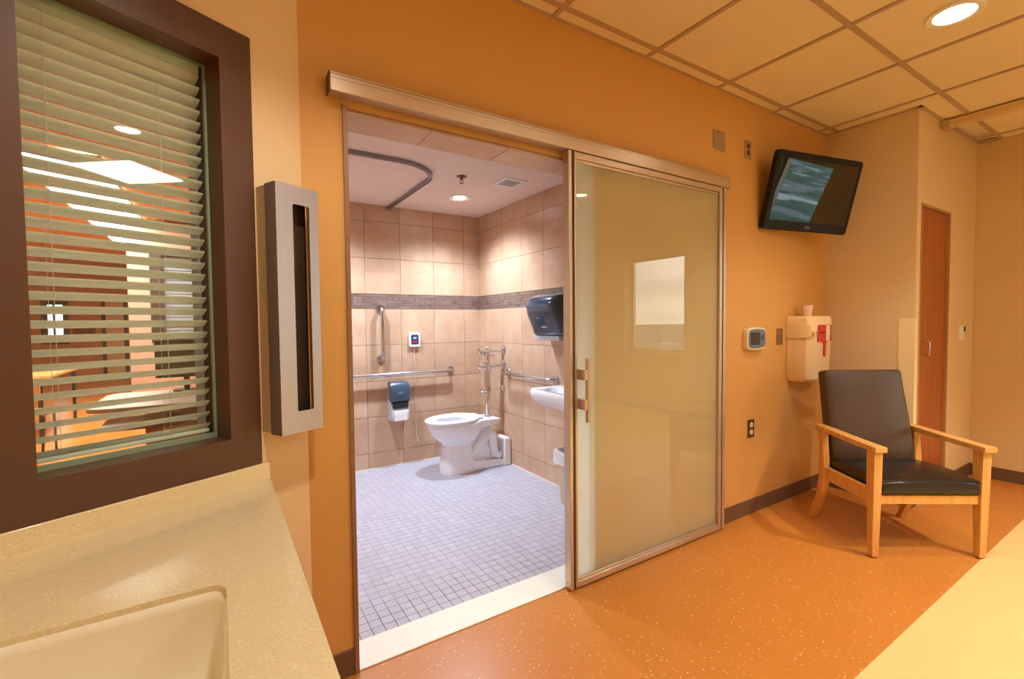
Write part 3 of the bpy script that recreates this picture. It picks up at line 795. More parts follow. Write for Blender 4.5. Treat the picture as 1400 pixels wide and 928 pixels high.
for i, (x, y) in enumerate(pts):
    a = Vector(pts[max(i - 1, 0)]); b = Vector(pts[min(i + 1, len(pts) - 1)]); t_ = (b - a).normalized(); nn = Vector((-t_.y, t_.x))
    rings.append([(x + nn.x * s_, y + nn.y * s_, z) for s_, z in ((.012, BZ - .001), (-.012, BZ - .001), (-.012, BZ - .024), (-.004, BZ - .024), (-.004, BZ - .010), (.004, BZ - .010), (.004, BZ - .024), (.012, BZ - .024))])
MB().loft(rings).build('rail', M_TRACK, tk, smooth=True, angle=30)
MB().box(1.275, 1.325, BY1 - .016, BY1 - .009, BZ - .036, BZ - .002).build('end_bracket', M_TRACK, tk, bevel=.003)

# ------------------------------------------------------------------ toilet
TY = 1.90
tl = thing('toilet', 'white floor-mounted toilet with open seat in the tiled bathroom corner', 'toilet', (1.85, TY, 0))
def egg(xf, xb, b, z, n=32, pw=2.3, dz=0.0):
    cx_ = xf + (xb - xf) * .55; pts_ = []
    for k in range(n):
        a = 2 * PI * k / n; c, s = math.cos(a), math.sin(a)
        c = math.copysign(abs(c) ** (2 / pw), c); s = math.copysign(abs(s) ** (2 / pw), s)
        x = cx_ + c * ((xb - cx_) if c > 0 else (cx_ - xf))
        pts_.append((x, TY + b * s, z + dz * (x - xf)))
    return pts_
bw = MB().loft([egg(1.60, 1.83, .10, .06, pw=2.6), egg(1.595, 1.84, .10, .225, pw=2.6), egg(1.57, 1.865, .118, .258), egg(1.53, 1.895, .146, .283), egg(1.482, 1.918, .170, .335), egg(1.458, 1.93, .180, .395), egg(1.452, 1.935, .182, .425), egg(1.460, 1.93, .176, .432),
                egg(1.52, 1.86, .125, .430), egg(1.545, 1.84, .105, .38), egg(1.60, 1.80, .07, .30), egg(1.65, 1.76, .03, .27)])
bw.build('bowl', M_CERAMIC, tl, smooth=True, angle=60)
pd = MB().loft([egg(1.565, 1.87, .122, 0.0, pw=3.0), egg(1.568, 1.865, .119, .05, pw=3.0), egg(1.576, 1.85, .113, .12, pw=2.8), egg(1.580, 1.84, .108, .22, pw=2.7), egg(1.59, 1.83, .100, .262)])
pd.build('pedestal', M_CERAMIC, tl, smooth=True, angle=60)
def xz(p, h): return (p[0], TY + h, p[1])
MB().prism([(1.80, 0), (2.175, 0), (2.175, .045), (2.12, .06), (1.90, .075), (1.80, .085)], -.115, .115, xz).build('foot', M_CERAMIC, tl, bevel=.012, seg=3)
MB().prism([(1.83, .06), (2.10, .06), (2.10, .12), (2.02, .34), (2.06, .395), (1.83, .40)], -.055, .055, xz).build('rear_web', M_CERAMIC, tl, bevel=.015, seg=3)
MB().prism([(1.86, .36), (2.07, .385), (2.085, .42), (2.075, .432), (1.86, .434)], -.12, .12, xz).build('rear_deck', M_CERAMIC, tl, bevel=.014, seg=3)
for s_ in (-1, 1):
    MB().tube([(1.80, TY + s_ * .07, .13), (1.86, TY + s_ * .075, .17), (1.93, TY + s_ * .075, .25), (1.985, TY + s_ * .072, .31), (2.025, TY + s_ * .07, .29), (2.035, TY + s_ * .07, .2), (2.05, TY + s_ * .07, .11), (2.10, TY + s_ * .07, .09)],
              [.030, .036, .040, .042, .042, .042, .040, .036], 14).build('trapway', M_CERAMIC, tl, smooth=True, angle=60)
MB().prism([(2.115, 0), (2.188, 0), (2.188, .225), (2.175, .25), (2.135, .255), (2.115, .235)], -.13, .13, xz).build('outlet_box', M_CERAMIC, tl, bevel=.014, seg=3)
for s_ in (-1, 1):
    MB().lathe([(.012, 0), (.012, .006), (.006, .013), (.001, .014)], (1.93, TY + s_ * .095, .07), 14).build('bolt_cap', M_SEAT, tl, smooth=True)
o_r = [egg(1.440, 1.90, .190, z, dz=.02) for z in (.432, .440, .452, .458)]
i_r = [egg(1.535, 1.80, .110, z, dz=.02) for z in (.458, .446, .436)]
st = MB().loft([egg(1.448, 1.895, .183, .432, dz=.02), egg(1.440, 1.90, .190, .438, dz=.02), egg(1.440, 1.90, .190, .450, dz=.02), egg(1.452, 1.892, .180, .457, dz=.02),
                egg(1.525, 1.81, .120, .455, dz=.02), egg(1.535, 1.80, .110, .448, dz=.02), egg(1.535, 1.80, .110, .434, dz=.02)], closed=True)
st.build('seat', M_SEAT, tl, smooth=True, angle=50)
MB().box(1.885, 1.93, TY - .09, TY + .09, .434, .462).build('hinge', M_SEAT, tl, bevel=.006)

fv = thing('flush_valve', 'chrome flush valve pipework standing behind the toilet bowl', 'flush valve', (2.025, TY, .44))
vx = 2.025
MB().cyl((vx, TY, .433), (vx, TY, .66), .019, 16).build('lower_pipe', M_CHROME, fv, smooth=True)
MB().lathe([(.032, .433), (.030, .44), (.016, .446)], (vx, TY, 0), 20).build('floor_flange', M_CHROME, fv, smooth=True)
MB().lathe([(.014, .62), (.030, .63), (.030, .655), (.038, .66), (.038, .685), (.028, .69), (.024, .70)], (vx, TY, 0), 20).build('coupling', M_CHROME, fv, smooth=True)
MB().cyl((vx, TY - .014, .69), (vx, TY - .014, 1.0), .021, 16).build('riser', M_CHROME, fv, smooth=True)
MB().cyl((vx, TY + .02, .69), (vx, TY + .02, .93), .016, 16).build('riser', M_CHROME, fv, smooth=True)
MB().lathe([(.024, .965), (.030, .975), (.030, 1.045), (.022, 1.055), (.005, 1.058)], (vx, TY, 0), 20).build('upper_body', M_CHROME, fv, smooth=True)
for (zz, lx, rk) in ((1.022, 1.925, .024), (.885, 1.93, .024)):
    MB().cyl((vx - .02, TY, zz), (BX1 - .010, TY, zz), .017, 16).build('supply_arm', M_CHROME, fv, smooth=True)
    MB().lathe([(.012, BX1 - .024), (.044, BX1 - .014), (.046, BX1 - .009)], (0, TY, zz), 20, 'x').build('wall_flange', M_CHROME, fv, smooth=True)
    MB().lathe([(.012, lx + .09), (.026, lx + .085), (.026, lx + .05), (.033, lx + .045), (.033, lx + .012), (.020, lx)], (0, TY, zz), 20, 'x').build('stop_cap', M_CHROME, fv, smooth=True)
MB().tube([(vx - .012, TY - .02, .92), (vx - .03, TY - .03, .945), (vx - .03, TY - .03, .965)], [.010, .012, .009], 12).build('vacuum_breaker', M_CHROME, fv, smooth=True)
MB().tube([(vx, TY - .03, .965), (vx + .02, TY - .05, .975), (vx + .045, TY - .055, .985)], [.008, .007, .010], 12).build('handle', M_CHROME, fv, smooth=True)
MB().cyl((vx, TY, .672), (BX1 - .010, TY, .672), .004, 10).build('brace_rod', M_CHROME, fv, smooth=True)
MB().lathe([(.010, BX1 - .03), (.028, BX1 - .02), (.028, BX1 - .009)], (0, TY, .672), 18, 'x').build('wall_flange', M_CHROME, fv, smooth=True)
MB().lathe([(.009, vx - .07), (.018, vx - .06), (.018, vx - .03), (.010, vx - .02)], (0, TY, .672), 18, 'x').build('stop_knob', M_CHROME, fv, smooth=True)

# ------------------------------------------------------------------ grab bars
def flange(p, axis, sgn, parent):
    pr = [(.038, -.001 * sgn), (.038, -.006 * sgn), (.034, -.012 * sgn), (.018, -.013 * sgn)]
    pr = [(r_, p['xyz'.index(axis)] + h_) for r_, h_ in pr]
    c = [p[0], p[1], p[2]]; c['xyz'.index(axis)] = 0
    MB().lathe(pr, c, 24, axis).build('flange', M_SATIN, parent, smooth=True)
yb = BY1 - .009
g1 = thing('grab_bar', 'long horizontal steel grab bar on the rear bathroom wall above the toilet paper', 'grab bar', (1.3, yb, .80))
MB().tube([(.62, yb, .825), (.62, yb - .04, .825), (.625, yb - .056, .825), (.64, yb - .062, .825), (1.84, yb - .062, .825), (1.858, yb - .056, .825), (1.865, yb - .04, .825), (1.865, yb, .825)], .0175, 16).build('bar', M_SATIN, g1, smooth=True, angle=60)
flange((.62, yb, .825), 'y', 1, g1); flange((1.865, yb, .825), 'y', 1, g1)
g2 = thing('grab_bar', 'short vertical steel grab bar on the rear bathroom wall', 'grab bar', (1.205, yb, .95))
MB().tube([(1.205, yb, 1.40), (1.205, yb - .04, 1.40), (1.205, yb - .056, 1.395), (1.205, yb - .062, 1.38), (1.205, yb - .062, .985), (1.205, yb - .056, .97), (1.205, yb - .04, .965), (1.205, yb, .965)], .0175, 16).build('bar', M_SATIN, g2, smooth=True, angle=60)
flange((1.205, yb, 1.40), 'y', 1, g2); flange((1.205, yb, .965), 'y', 1, g2)
xb_ = BX1 - .009
g3 = thing('grab_bar', 'horizontal steel grab bar on the tiled side wall between flush valve and sink', 'grab bar', (xb_, 1.45, .80))
MB().tube([(xb_, 1.80, .825), (xb_ - .04, 1.80, .825), (xb_ - .056, 1.795, .825), (xb_ - .062, 1.78, .825), (xb_ - .062, 1.14, .825), (xb_ - .056, 1.125, .825), (xb_ - .04, 1.12, .825), (xb_, 1.12, .825)], .0175, 16).build('bar', M_SATIN, g3, smooth=True, angle=60)
flange((xb_, 1.80, .825), 'x', 1, g3); flange((xb_, 1.12, .825), 'x', 1, g3)

# ------------------------------------------------------------------ toilet paper dispenser, call switch
tp = thing('toilet_paper_dispenser', 'grey and smoke-blue toilet paper dispenser on the rear bathroom wall', 'dispenser', (1.335, yb, .41))
def yz_prof(x0, x1, prof): return MB().prism(prof, x0, x1, lambda p, h: (h, p[0], p[1]))
tx0, tx1 = 1.255, 1.415
yz_prof(tx0, tx1, [(yb, .415), (yb - .10, .415), (yb - .115, .43), (yb - .115, .52), (yb - .09, .56), (yb - .09, .72), (yb - .02, .75), (yb, .75)]).build('case', M_GREYPL, tp, bevel=.006)
cv = yz_prof(tx0 - .004, tx1 + .004, [(yb - .04, .60), (yb - .10, .575), (yb - .125, .60), (yb - .130, .68), (yb - .118, .73), (yb - .09, .755), (yb - .03, .762), (yb - .01, .75), (yb - .03, .70)]).build('cover', M_SMOKE, tp, bevel=.008, seg=3)
MB().box(tx0 + .012, tx1 - .012, yb - .119, yb - .10, .53, .578).build('opening', M_DARKIN, tp)
MB().cyl((tx0 + .022, yb - .075, .475), (tx1 - .022, yb - .075, .475), .050, 28).build('paper_roll', M_PAPER, tp, smooth=True)
MB().box(tx0 + .022, tx1 - .022, yb - .124, yb - .121, .424, .505).build('paper_sheet', M_PAPER, tp)
for k, (a, b) in enumerate(((-.026, .026), (-.02, .02), (-.028, .028))):
    MB().box(1.335 + a, 1.335 + b, yb - .1315, yb - .1285, .672 - k * .008, .675 - k * .008).build('print_line', mat('pale_print', S(150, 170, 190), .5), cv)

cs = thing('call_switch', 'white emergency call switch with navy face and pull cord on bathroom wall', 'call switch', (1.508, yb, 1.05))
MB().prism(rrect(1.458, 1.560, 1.058, 1.188, .012, 4), yb - .026, yb, lambda p, h: (p[0], h, p[1])).build('case', M_WHITEPL, cs, bevel=.003)
fc = MB().prism(rrect(1.474, 1.544, 1.082, 1.168, .006, 3), yb - .029, yb - .026, lambda p, h: (p[0], h, p[1])).build('face', M_BLUEPL, cs)
sub_of(fc, MB().box(1.488, 1.530, yb - .0305, yb - .029, 1.098, 1.112).build('red_button', M_RED))
sub_of(fc, MB().box(1.494, 1.524, yb - .0300, yb - .029, 1.130, 1.146).build('indicator', M_GREYPL))
MB().tube([(1.505, yb - .018, 1.06), (1.504, yb - .012, .95), (1.512, yb - .010, .86), (1.506, yb - .010, .70), (1.516, yb - .010, .55), (1.508, yb - .012, .40), (1.515, yb - .012, .27), (1.524, yb - .014, .21)], .0022, 6).build('pull_cord', M_CORD, cs, smooth=True)
MB().lathe([(.003, .21), (.006, .20), (.006, .185), (.003, .18)], (1.525, yb - .014, 0), 10).build('cord_end', M_WHITEPL, cs, smooth=True)

# ------------------------------------------------------------------ towel dispenser, sink, bin
td = thing('paper_towel_dispenser', 'smoke-blue paper towel dispenser on the tiled side wall above the sink', 'dispenser', (xb_, 1.07, 1.14))
def xz_prof(y0, y1, prof): return MB().prism(prof, y0, y1, lambda p, h: (p[0], h, p[1]))
def td_ring(y, k, g):      # rounded cover profile, shrunk by k toward the wall and by g in height near the ends
    pts_ = [(0, 1.165), (.12, 1.165), (.145, 1.172), (.158, 1.19), (.172, 1.23), (.190, 1.27), (.208, 1.305), (.222, 1.345), (.226, 1.385), (.216, 1.425), (.190, 1.455), (.150, 1.472), (.09, 1.479), (0, 1.480)]
    return [(xb_ - d_ * k, y, 1.32 + (z_ - 1.32) * g) for d_, z_ in pts_]
cvr = MB().loft([td_ring(.862, .80, .90), td_ring(.868, .90, .95), td_ring(.885, .97, .985), td_ring(.92, 1, 1), td_ring(1.16, 1, 1), td_ring(1.195, .97, .985), td_ring(1.212, .90, .95), td_ring(1.218, .80, .90)]).build('cover', M_SMOKE, td, smooth=True, angle=55)
MB().box(xb_ - .15, xb_, .89, 1.19, 1.135, 1.170).build('paper_chute', M_GREYPL, td, bevel=.004)
sub_of(cvr, MB().box(xb_ - .1765, xb_ - .171, 1.0, 1.06, 1.228, 1.243).build('lever_mark', M_LOGO))
sub_of(cvr, MB().box(xb_ - .2095, xb_ - .203, 1.04, 1.085, 1.296, 1.302).build('print_line', MATS['pale_print']))

sk = thing('wall_sink', 'white ceramic wall-hung sink on the bathroom side wall', 'sink', (BX1 - .2, .78, .62))
def so(d, z, n=6): return [(x, y, z) for x, y in rrect(1.862 + d, xb_, .52 + d * .7, 1.03 - d * .7, .05, n)]
def si(d, z): return [(x, y, z) for x, y in rrect(1.915 + d, 2.07 - d * .5, .58 + d, .97 - d, .07, 6)]
MB().loft([so(.12, .655), so(.075, .675), so(.02, .715), so(.004, .74), so(.0, .785), so(.008, .797), si(-.005, .797), si(.004, .785), si(.03, .70), si(.07, .675)]).build('basin', M_CERAMIC, sk, smooth=True, angle=50)
MB().prism(rrect(2.085, 2.165, .74, .86, .02, 4), .798, .818, lambda p, h: (p[0], p[1], h)).build('tap_base', M_CHROME, sk, bevel=.004)
MB().tube([(2.13, .80, .815), (2.12, .80, .88), (2.08, .80, .90), (2.02, .80, .885)], [.014, .013, .012, .011], 14).build('tap_spout', M_CHROME, sk, smooth=True)
MB().tube([(2.02, .775, .66), (2.02, .775, .50), (2.06, .775, .46), (2.11, .775, .48), (2.13, .775, .52), (xb_, .775, .52)], .019, 14).build('drain_trap', M_CHROME, sk, smooth=True)

tb = thing('waste_bin', 'beige plastic waste bin with clear liner under the bathroom sink', 'bin', (2.10, .74, 0))
def rr3(cx_, cy_, hx, hy, r, z): return [(x, y, z) for x, y in rrect(cx_ - hx, cx_ + hx, cy_ - hy, cy_ + hy, r, 5)]
MB().loft([rr3(2.10, .74, .105, .10, .03, .002), rr3(2.10, .74, .135, .125, .035, .36), rr3(2.10, .74, .142, .132, .035, .362), rr3(2.10, .74, .142, .132, .035, .372), rr3(2.10, .74, .128, .118, .03, .372), rr3(2.10, .74, .10, .095, .03, .012)]).build('body', M_TRASH, tb, smooth=True, angle=40)
rnd = random.Random(5); rings = []
for z, g_ in ((.285, .012), (.30, .010), (.33, .011), (.36, .010), (.378, .006), (.380, -.004), (.34, -.020)):
    rings.append([(x + rnd.uniform(-.003, .003), y + rnd.uniform(-.003, .003), z + rnd.uniform(-.006, .006)) for x, y, _ in rr3(2.10, .74, .134 + g_, .125 + g_, .035, z)])
MB().loft(rings, caps=False).build('liner', M_LINER, tb, smooth=True, angle=80)

# ------------------------------------------------------------------ small things on the orange wall
def on_wall(poly, d0, d1): return MB().prism(poly, d0, d1, lambda p, h: (p[0], h, p[1]))
bp_ = thing('blank_wall_plate', 'square blank steel wall plate high on the orange wall above the glass door', 'wall plate', (2.56, 0, 2.29))
on_wall(rrect(2.504, 2.619, 2.288, 2.400, .004, 3), -.006, -.0005).build('plate', M_PLATE, bp_, bevel=.0015)
for dx_ in (-.023, .023):
    for zz in (2.302, 2.386):
        MB().lathe([(.004, -.0075), (.004, -.006)], (2.5615 + dx_, 0, zz), 10, 'y').build('screw', M_SATIN, bp_)
rp_ = thing('red_power_outlet', 'steel outlet plate with two red sockets beside the television', 'outlet', (2.86, 0, 2.29))
pr_ = on_wall(rrect(2.825, 2.898, 2.290, 2.402, .004, 3), -.006, -.0005).build('plate', M_PLATE, rp_, bevel=.0015)
for zz in (2.325, 2.367):
    sk_ = MB().lathe([(.0165, -.006), (.0165, -.009), (.015, -.0098)], (2.8615, 0, zz), 20, 'y').build('socket', mat('dark_red_socket', S(150, 22, 20), .4), rp_, smooth=True)
    sub_of(sk_, MB().box(2.8550, 2.8568, -.0106, -.0097, zz - .002, zz + .007).box(2.8662, 2.868, -.0106, -.0097, zz - .002, zz + .007).build('slot', M_DARKIN))

wo = thing('wall_outlet', 'brown duplex outlet plate with ivory sockets low on the orange wall', 'outlet', (2.92, 0, .51))
on_wall(rrect(2.884, 2.956, .505, .622, .004, 3), -.006, -.0005).build('plate', mat('dark_bronze_plate', S(92, 72, 56), .4, .5), wo, bevel=.0015)
for zz in (.540, .587):
    sk_ = MB().lathe([(.0165, -.006), (.0165, -.009), (.015, -.0098)], (2.92, 0, zz), 20, 'y').build('socket', M_IVORY, wo, smooth=True)
    sub_of(sk_, MB().box(2.9135, 2.9155, -.0106, -.0097, zz - .002, zz + .007).box(2.9245, 2.9265, -.0106, -.0097, zz - .002, zz + .007).build('slot', M_DARKIN))

sw = thing('small_wall_plate', 'narrow brown blank wall plate between thermostat and sharps container', 'wall plate', (3.26, 0, 1.10))
on_wall(rrect(3.224, 3.296, 1.098, 1.211, .004, 3), -.006, -.0005).build('plate', M_BROWNPL, sw, bevel=.0015)
for zz in (1.11, 1.199):
    MB().lathe([(.004, -.0075), (.004, -.006)], (3.26, 0, zz), 10, 'y').build('screw', M_PLATE, sw)

th = thing('thermostat', 'rounded cream thermostat with slate face and dark display on the orange wall', 'thermostat', (2.92, 0, 1.07))
def barrel(x0, x1, z0, z1, bulge, n=6):
    pts_ = []
    for k in range(n + 1): pts_.append((x0 + .012 + (x1 - x0 - .024) * k / n, z1 + bulge * (1 - (2 * k / n - 1) ** 2)))
    for k in range(n + 1): pts_.append((x1 + bulge * .6 * (1 - (2 * k / n - 1) ** 2), z1 - .012 - (z1 - z0 - .024) * k / n))
    for k in range(n + 1): pts_.append((x1 - .012 - (x1 - x0 - .024) * k / n, z0 - bulge * (1 - (2 * k / n - 1) ** 2)))
    for k in range(n + 1): pts_.append((x0 - bulge * .6 * (1 - (2 * k / n - 1) ** 2), z0 + .012 + (z1 - z0 - .024) * k / n))
    return pts_
on_wall(barrel(2.825, 3.030, 1.084, 1.216, .007), -.034, -.0005).build('case', mat('warm_white_plastic', S(240, 226, 196), .35), th, bevel=.004)
fc = on_wall(barrel(2.836, 3.020, 1.094, 1.206, .006), -.038, -.034).build('face', M_THGREY, th, bevel=.002)
sub_of(fc, on_wall(rrect(2.852, 2.958, 1.110, 1.190, .004, 3), -.0395, -.038).build('display', M_THDARK))
sub_of(fc, MB().lathe([(.019, -.038), (.019, -.041), (.016, -.043)], (2.990, 0, 1.160), 24, 'y').build('button', mat('slate_button', S(84, 98, 114), .4), smooth=True))

sh = thing('sharps_container', 'beige locking sharps container with red label on the orange wall beside the armchair', 'sharps container', (3.52, 0, .83))
sx0, sx1, sz0_, sz1_ = 3.352, 3.700, .840, 1.293
rings = []
for (z, d_, ins) in ((sz0_, .125, .018), (sz0_ + .02, .145, .008), (1.0, .150, .004), (1.15, .158, 0), (1.25, .160, 0), (sz1_ - .012, .156, .002), (sz1_, .146, .010)):
    pts_ = [(sx0 + ins, -.001), (sx0 + ins, -d_ * .5), (sx0 + ins + .010, -d_ * .80), (sx0 + ins + .038, -d_ * .97)]
    pts_ += [(sx0 + (sx1 - sx0) * q, -d_ - .008 * math.sin(PI * q)) for q in (.25, .5, .75)]
    pts_ += [(sx1 - ins - .038, -d_ * .97), (sx1 - ins - .010, -d_ * .80), (sx1 - ins, -d_ * .5), (sx1 - ins, -.001)]
    rings.append([(x, y, z) for x, y in pts_])
MB().loft(rings).build('cabinet', M_BEIGEPL, sh, smooth=True, angle=32, bevel=.003)
bnd = MB().loft([[(sx0 - .005, -.001, z), (sx0 - .005, -.085, z + o1), (sx0 - .003, -.125, z + o2), (sx0 + .012, -.155, z + o3), (sx0 + .045, -.163, z + o3), (sx0 + .045, -.001, z)] for z, o1, o2, o3 in ((1.140, 0, .004, .012), (1.245, 0, -.004, -.012))]).build('lock_band', M_BEIGEPL, sh, bevel=.004)
sub_of(bnd, MB().lathe([(.005, -.13), (.012, -.15), (.017, -.175), (.016, -.178)], (sx0 + .028, 0, 1.180), 18, 'y').build('lock_barrel', M_BEIGEPL, smooth=True))
sub_of(bnd, MB().lathe([(.010, -.178), (.010, -.180)], (sx0 + .028, 0, 1.180), 16, 'y').build('keyway', M_CHROME))
lab = on_wall(rrect(3.432, 3.618, 1.118, 1.232, .004, 2), -.1705, -.166).build('red_label', M_RED, sh)
sub_of(lab, MB().box(3.540, 3.592, -.1712, -.1705, 1.122, 1.228).build('white_strip', M_IVORY))
sub_of(lab, MB().box(3.596, 3.614, -.1712, -.1705, 1.122, 1.228).build('dark_strip', mat('brick_red', S(170, 60, 44), .5)))
sub_of(lab, MB().box(3.455, 3.527, -.1712, -.1705, 1.176, 1.184).build('print_line', M_DARKIN))
for k in range(4):
    sub_of(lab, MB().box(3.548, 3.584, -.1718, -.1712, 1.135 + k * .024, 1.138 + k * .024).build('print_line', M_RED))
on_wall([(3.500, 1.118), (3.560, 1.118), (3.547, 1.10), (3.545, 1.03), (3.533, 1.012), (3.521, 1.03), (3.517, 1.10)], -.1685, -.160).build('window_slot', M_RED, sh)
cp = thing('plastic_cup', 'small translucent plastic cup standing on the sharps container', 'cup', (3.475, -.075, sz1_))
cp0 = (3.475, -.075)
M_CUP = mat('frosted_cup', S(236, 200, 176), .25)
MB().lathe([(.030, sz1_ + .001), (.033, sz1_ + .04), (.036, sz1_ + .075), (.034, sz1_ + .075), (.028, sz1_ + .006)], (cp0[0], cp0[1], 0), 24).build('cup_body', M_CUP, cp, smooth=True)
MB().lathe([(.036, sz1_ + .068), (.038, sz1_ + .070), (.038, sz1_ + .076), (.034, sz1_ + .076)], (cp0[0], cp0[1], 0), 24).build('rim', M_CUP, cp, smooth=True)

# ------------------------------------------------------------------ television
TW = .77
tvc = Vector((4.337 * TW, -1.70 + 1.978 * TW, 1.27 + 1.065 * TW))
TH_ = TW * .6275
yw, ti = -.215, .247
tX = Vector((math.cos(yw), math.sin(yw), 0)); tN0 = Vector((math.sin(yw), -math.cos(yw), 0))
tN = math.cos(ti) * tN0 - math.sin(ti) * Vector((0, 0, 1)); tU = math.cos(ti) * Vector((0, 0, 1)) + math.sin(ti) * tN0
TM = Matrix(((tX.x, tU.x, tN.x, tvc.x), (tX.y, tU.y, tN.y, tvc.y), (tX.z, tU.z, tN.z, tvc.z), (0, 0, 0, 1)))   # local: x right, y up, z toward viewer
tv = thing('television', 'black flat television tilted down on a wall bracket beside the closet', 'television', tuple(tvc))
def tvp(poly, a, b): return MB().prism(poly, a, b, lambda p, h: TM @ Vector((p[0], p[1], h)))
hw, hh = TW / 2, TH_ / 2
tvp(rrect(-hw, hw, -hh, hh, .022, 5), -.040, 0).build('bezel', M_BLACKPL, tv, bevel=.008, seg=3)
tvp(rrect(-hw + .12, hw - .12, -hh + .08, hh - .09, .03, 5), -.075, -.040).build('rear_housing', M_BLACKPL, tv, bevel=.012)
scr = tvp(rrect(-hw + .036, hw - .036, -hh + .062, hh - .040, .002, 2), 0, .0008).build('screen', M_BLACKGL, tv)
lm = text_mesh('LG', .020, 'maker_mark'); lm.materials.append(M_LOGO)
o = link('maker_mark', lm, None, tv); o.matrix_basis = Matrix.Translation(-Vector(tv['base'])) @ TM @ Matrix.Translation((.012, -hh + .030, .0015))
ring = MB().tube([TM @ Vector((-.012 + .008 * math.cos(a), -hh + .030 + .008 * math.sin(a), .0012)) for a in [2 * PI * k / 16 for k in range(16)]], .0012, 6, closed=True, caps=False).build('emblem_ring', M_LOGO, tv)
bk = tvc - .072 * tN
br = MB().tube([bk, bk - .02 * tN, Vector((bk.x + .03, -.030, bk.z + .02)), Vector((bk.x + .03, -.012, bk.z + .02))], .018, 12).build('arm', M_BLACKPL, tv)
MB().box(bk.x - .06, bk.x + .12, -.014, -.0008, bk.z - .08, bk.z + .12).build('wall_bracket', M_BLACKPL, tv, bevel=.003)

# ------------------------------------------------------------------ closet wall: door, corner guard, switch; ceiling rail
dr = thing('door_1', 'reddish brown wood closet door in the cream wall behind the armchair', 'door', (4.255, YC, 0), kind='structure'); del dr['category']
MB().box(3.985, 4.525, YC + .012, YC + .050, .012, 2.018).build('door_leaf', M_DOORWD, dr, bevel=.002)
M_DFR = mat('tan_door_frame', S(178, 134, 86), .45)
MB().box(3.966, 3.982, YC - .004, YC + .06, 0, 2.024).box(4.528, 4.544, YC - .004, YC + .06, 0, 2.024).box(3.966, 4.544, YC - .004, YC + .06, 2.022, 2.039).build('door_frame', M_DFR, dr, bevel=.002)
MB().tube([(4.065, YC + .012, 1.018), (4.065, YC - .026, 1.022), (4.065, YC - .030, 1.03), (4.065, YC - .030, 1.10), (4.065, YC - .026, 1.108), (4.065, YC + .012, 1.112)], .006, 10).build('handle', M_CHROME, dr, smooth=True)
cg = MB().box(XC - .005, XC - .0005, -.548, -.460, .10, 1.272).box(XC - .006, XC + .03, YC - .006, YC - .0005, .10, 1.272).build('corner_guard', M_GUARD, bevel=.002)
tag(cg, 'ivory plastic corner guard on the closet wall edge behind the armchair', 'corner guard')
ws = thing('wall_switch', 'small white wall control beside the wooden closet door', 'switch', (4.83, YC, 1.10))
MB().box(4.772, 4.872, YC - .020, YC - .0005, 1.102, 1.220).build('plate', M_WHITEPL, ws, bevel=.003)
MB().box(4.825, 4.862, YC - .023, YC - .020, 1.165, 1.205).build('display', M_THDARK, ws)
MB().box(4.825, 4.862, YC - .023, YC - .020, 1.122, 1.150).build('button', M_GREYPL, ws)
cr = thing('ceiling_rail', 'straight cream rail fixed under the tan tiled ceiling near the far wall', 'rail', (4.33, -2.2, ZC - .05))
MB().box(4.29, 4.37, YN + .05, YC - .03, ZC - .050, ZC - .006).build('rail', mat('cream_rail', S(222, 190, 142), .4), cr, bevel=.003)
MB().box(4.275, 4.385, YC - .045, YC - .0005, ZC - .062, ZC - .006).build('end_bracket', M_GRID, cr, bevel=.003)

# ------------------------------------------------------------------ armchair
CO = Vector((3.145, -.835, 0)); CR = Vector((.824, -.567, 0)).normalized(); CB = Vector((-CR.y, CR.x, 0))
def cp_(u, v, z): return CO + u * CR + v * CB + Vector((0, 0, z))
CM = Matrix(((CR.x, CB.x, 0, CO.x), (CR.y, CB.y, 0, CO.y), (0, 0, 1, 0), (0, 0, 0, 1)))
ch = thing('armchair', 'maple armchair with dark brown vinyl seat and back in the corner', 'chair', tuple(cp_(0, .25, 0)))
def xsec(u, v, z, a, b): return [cp_(u - a, v - b, z), cp_(u + a, v - b, z), cp_(u + a, v + b, z), cp_(u - a, v + b, z)]
for s_ in (-1, 1):
    u = s_ * .275
    lg = MB().loft([xsec(u, .0, .006, .017, .018), xsec(u, .0, .20, .020, .023), xsec(u, .0, .40, .022, .027), xsec(u, .0, .574, .022, .030)]).build('leg', M_MAPLE, ch, bevel=.003)
    sub_of(lg, MB().loft([xsec(u, 0, 0, .010, .010), xsec(u, 0, .008, .010, .010)]).build('glide', M_BLACKPL))
    prof = [(.52, .0, .018), (.485, .08, .019), (.44, .17, .022), (.415, .27, .026), (.412, .36, .026), (.422, .47, .022), (.430, .578, .020)]
    MB().loft([xsec(u, v, z, .019, b) for v, z, b in prof]).build('leg', M_MAPLE, ch, bevel=.003, smooth=True)
    ar = MB().loft([[cp_(u + a * q, v, z + h) for q, h in ((-.031, 0), (.031, 0), (.031, .030), (-.031, .030))] for v, z, a in ((-.048, .572, 1), (.15, .574, 1), (.35, .580, .95), (.475, .582, .8))]).build('armrest', M_MAPLE, ch, bevel=.004, seg=2)
    MB().box(u - .014, u + .014, .026, .392, .288, .365, CM).build('side_rail', M_MAPLE, ch, bevel=.002)
MB().box(-.253, .253, -.012, .016, .290, .338, CM).build('front_rail', M_MAPLE, ch, bevel=.002)
MB().box(-.256, .256, .41, .435, .290, .350, CM).build('rear_rail', M_MAPLE, ch, bevel=.002)
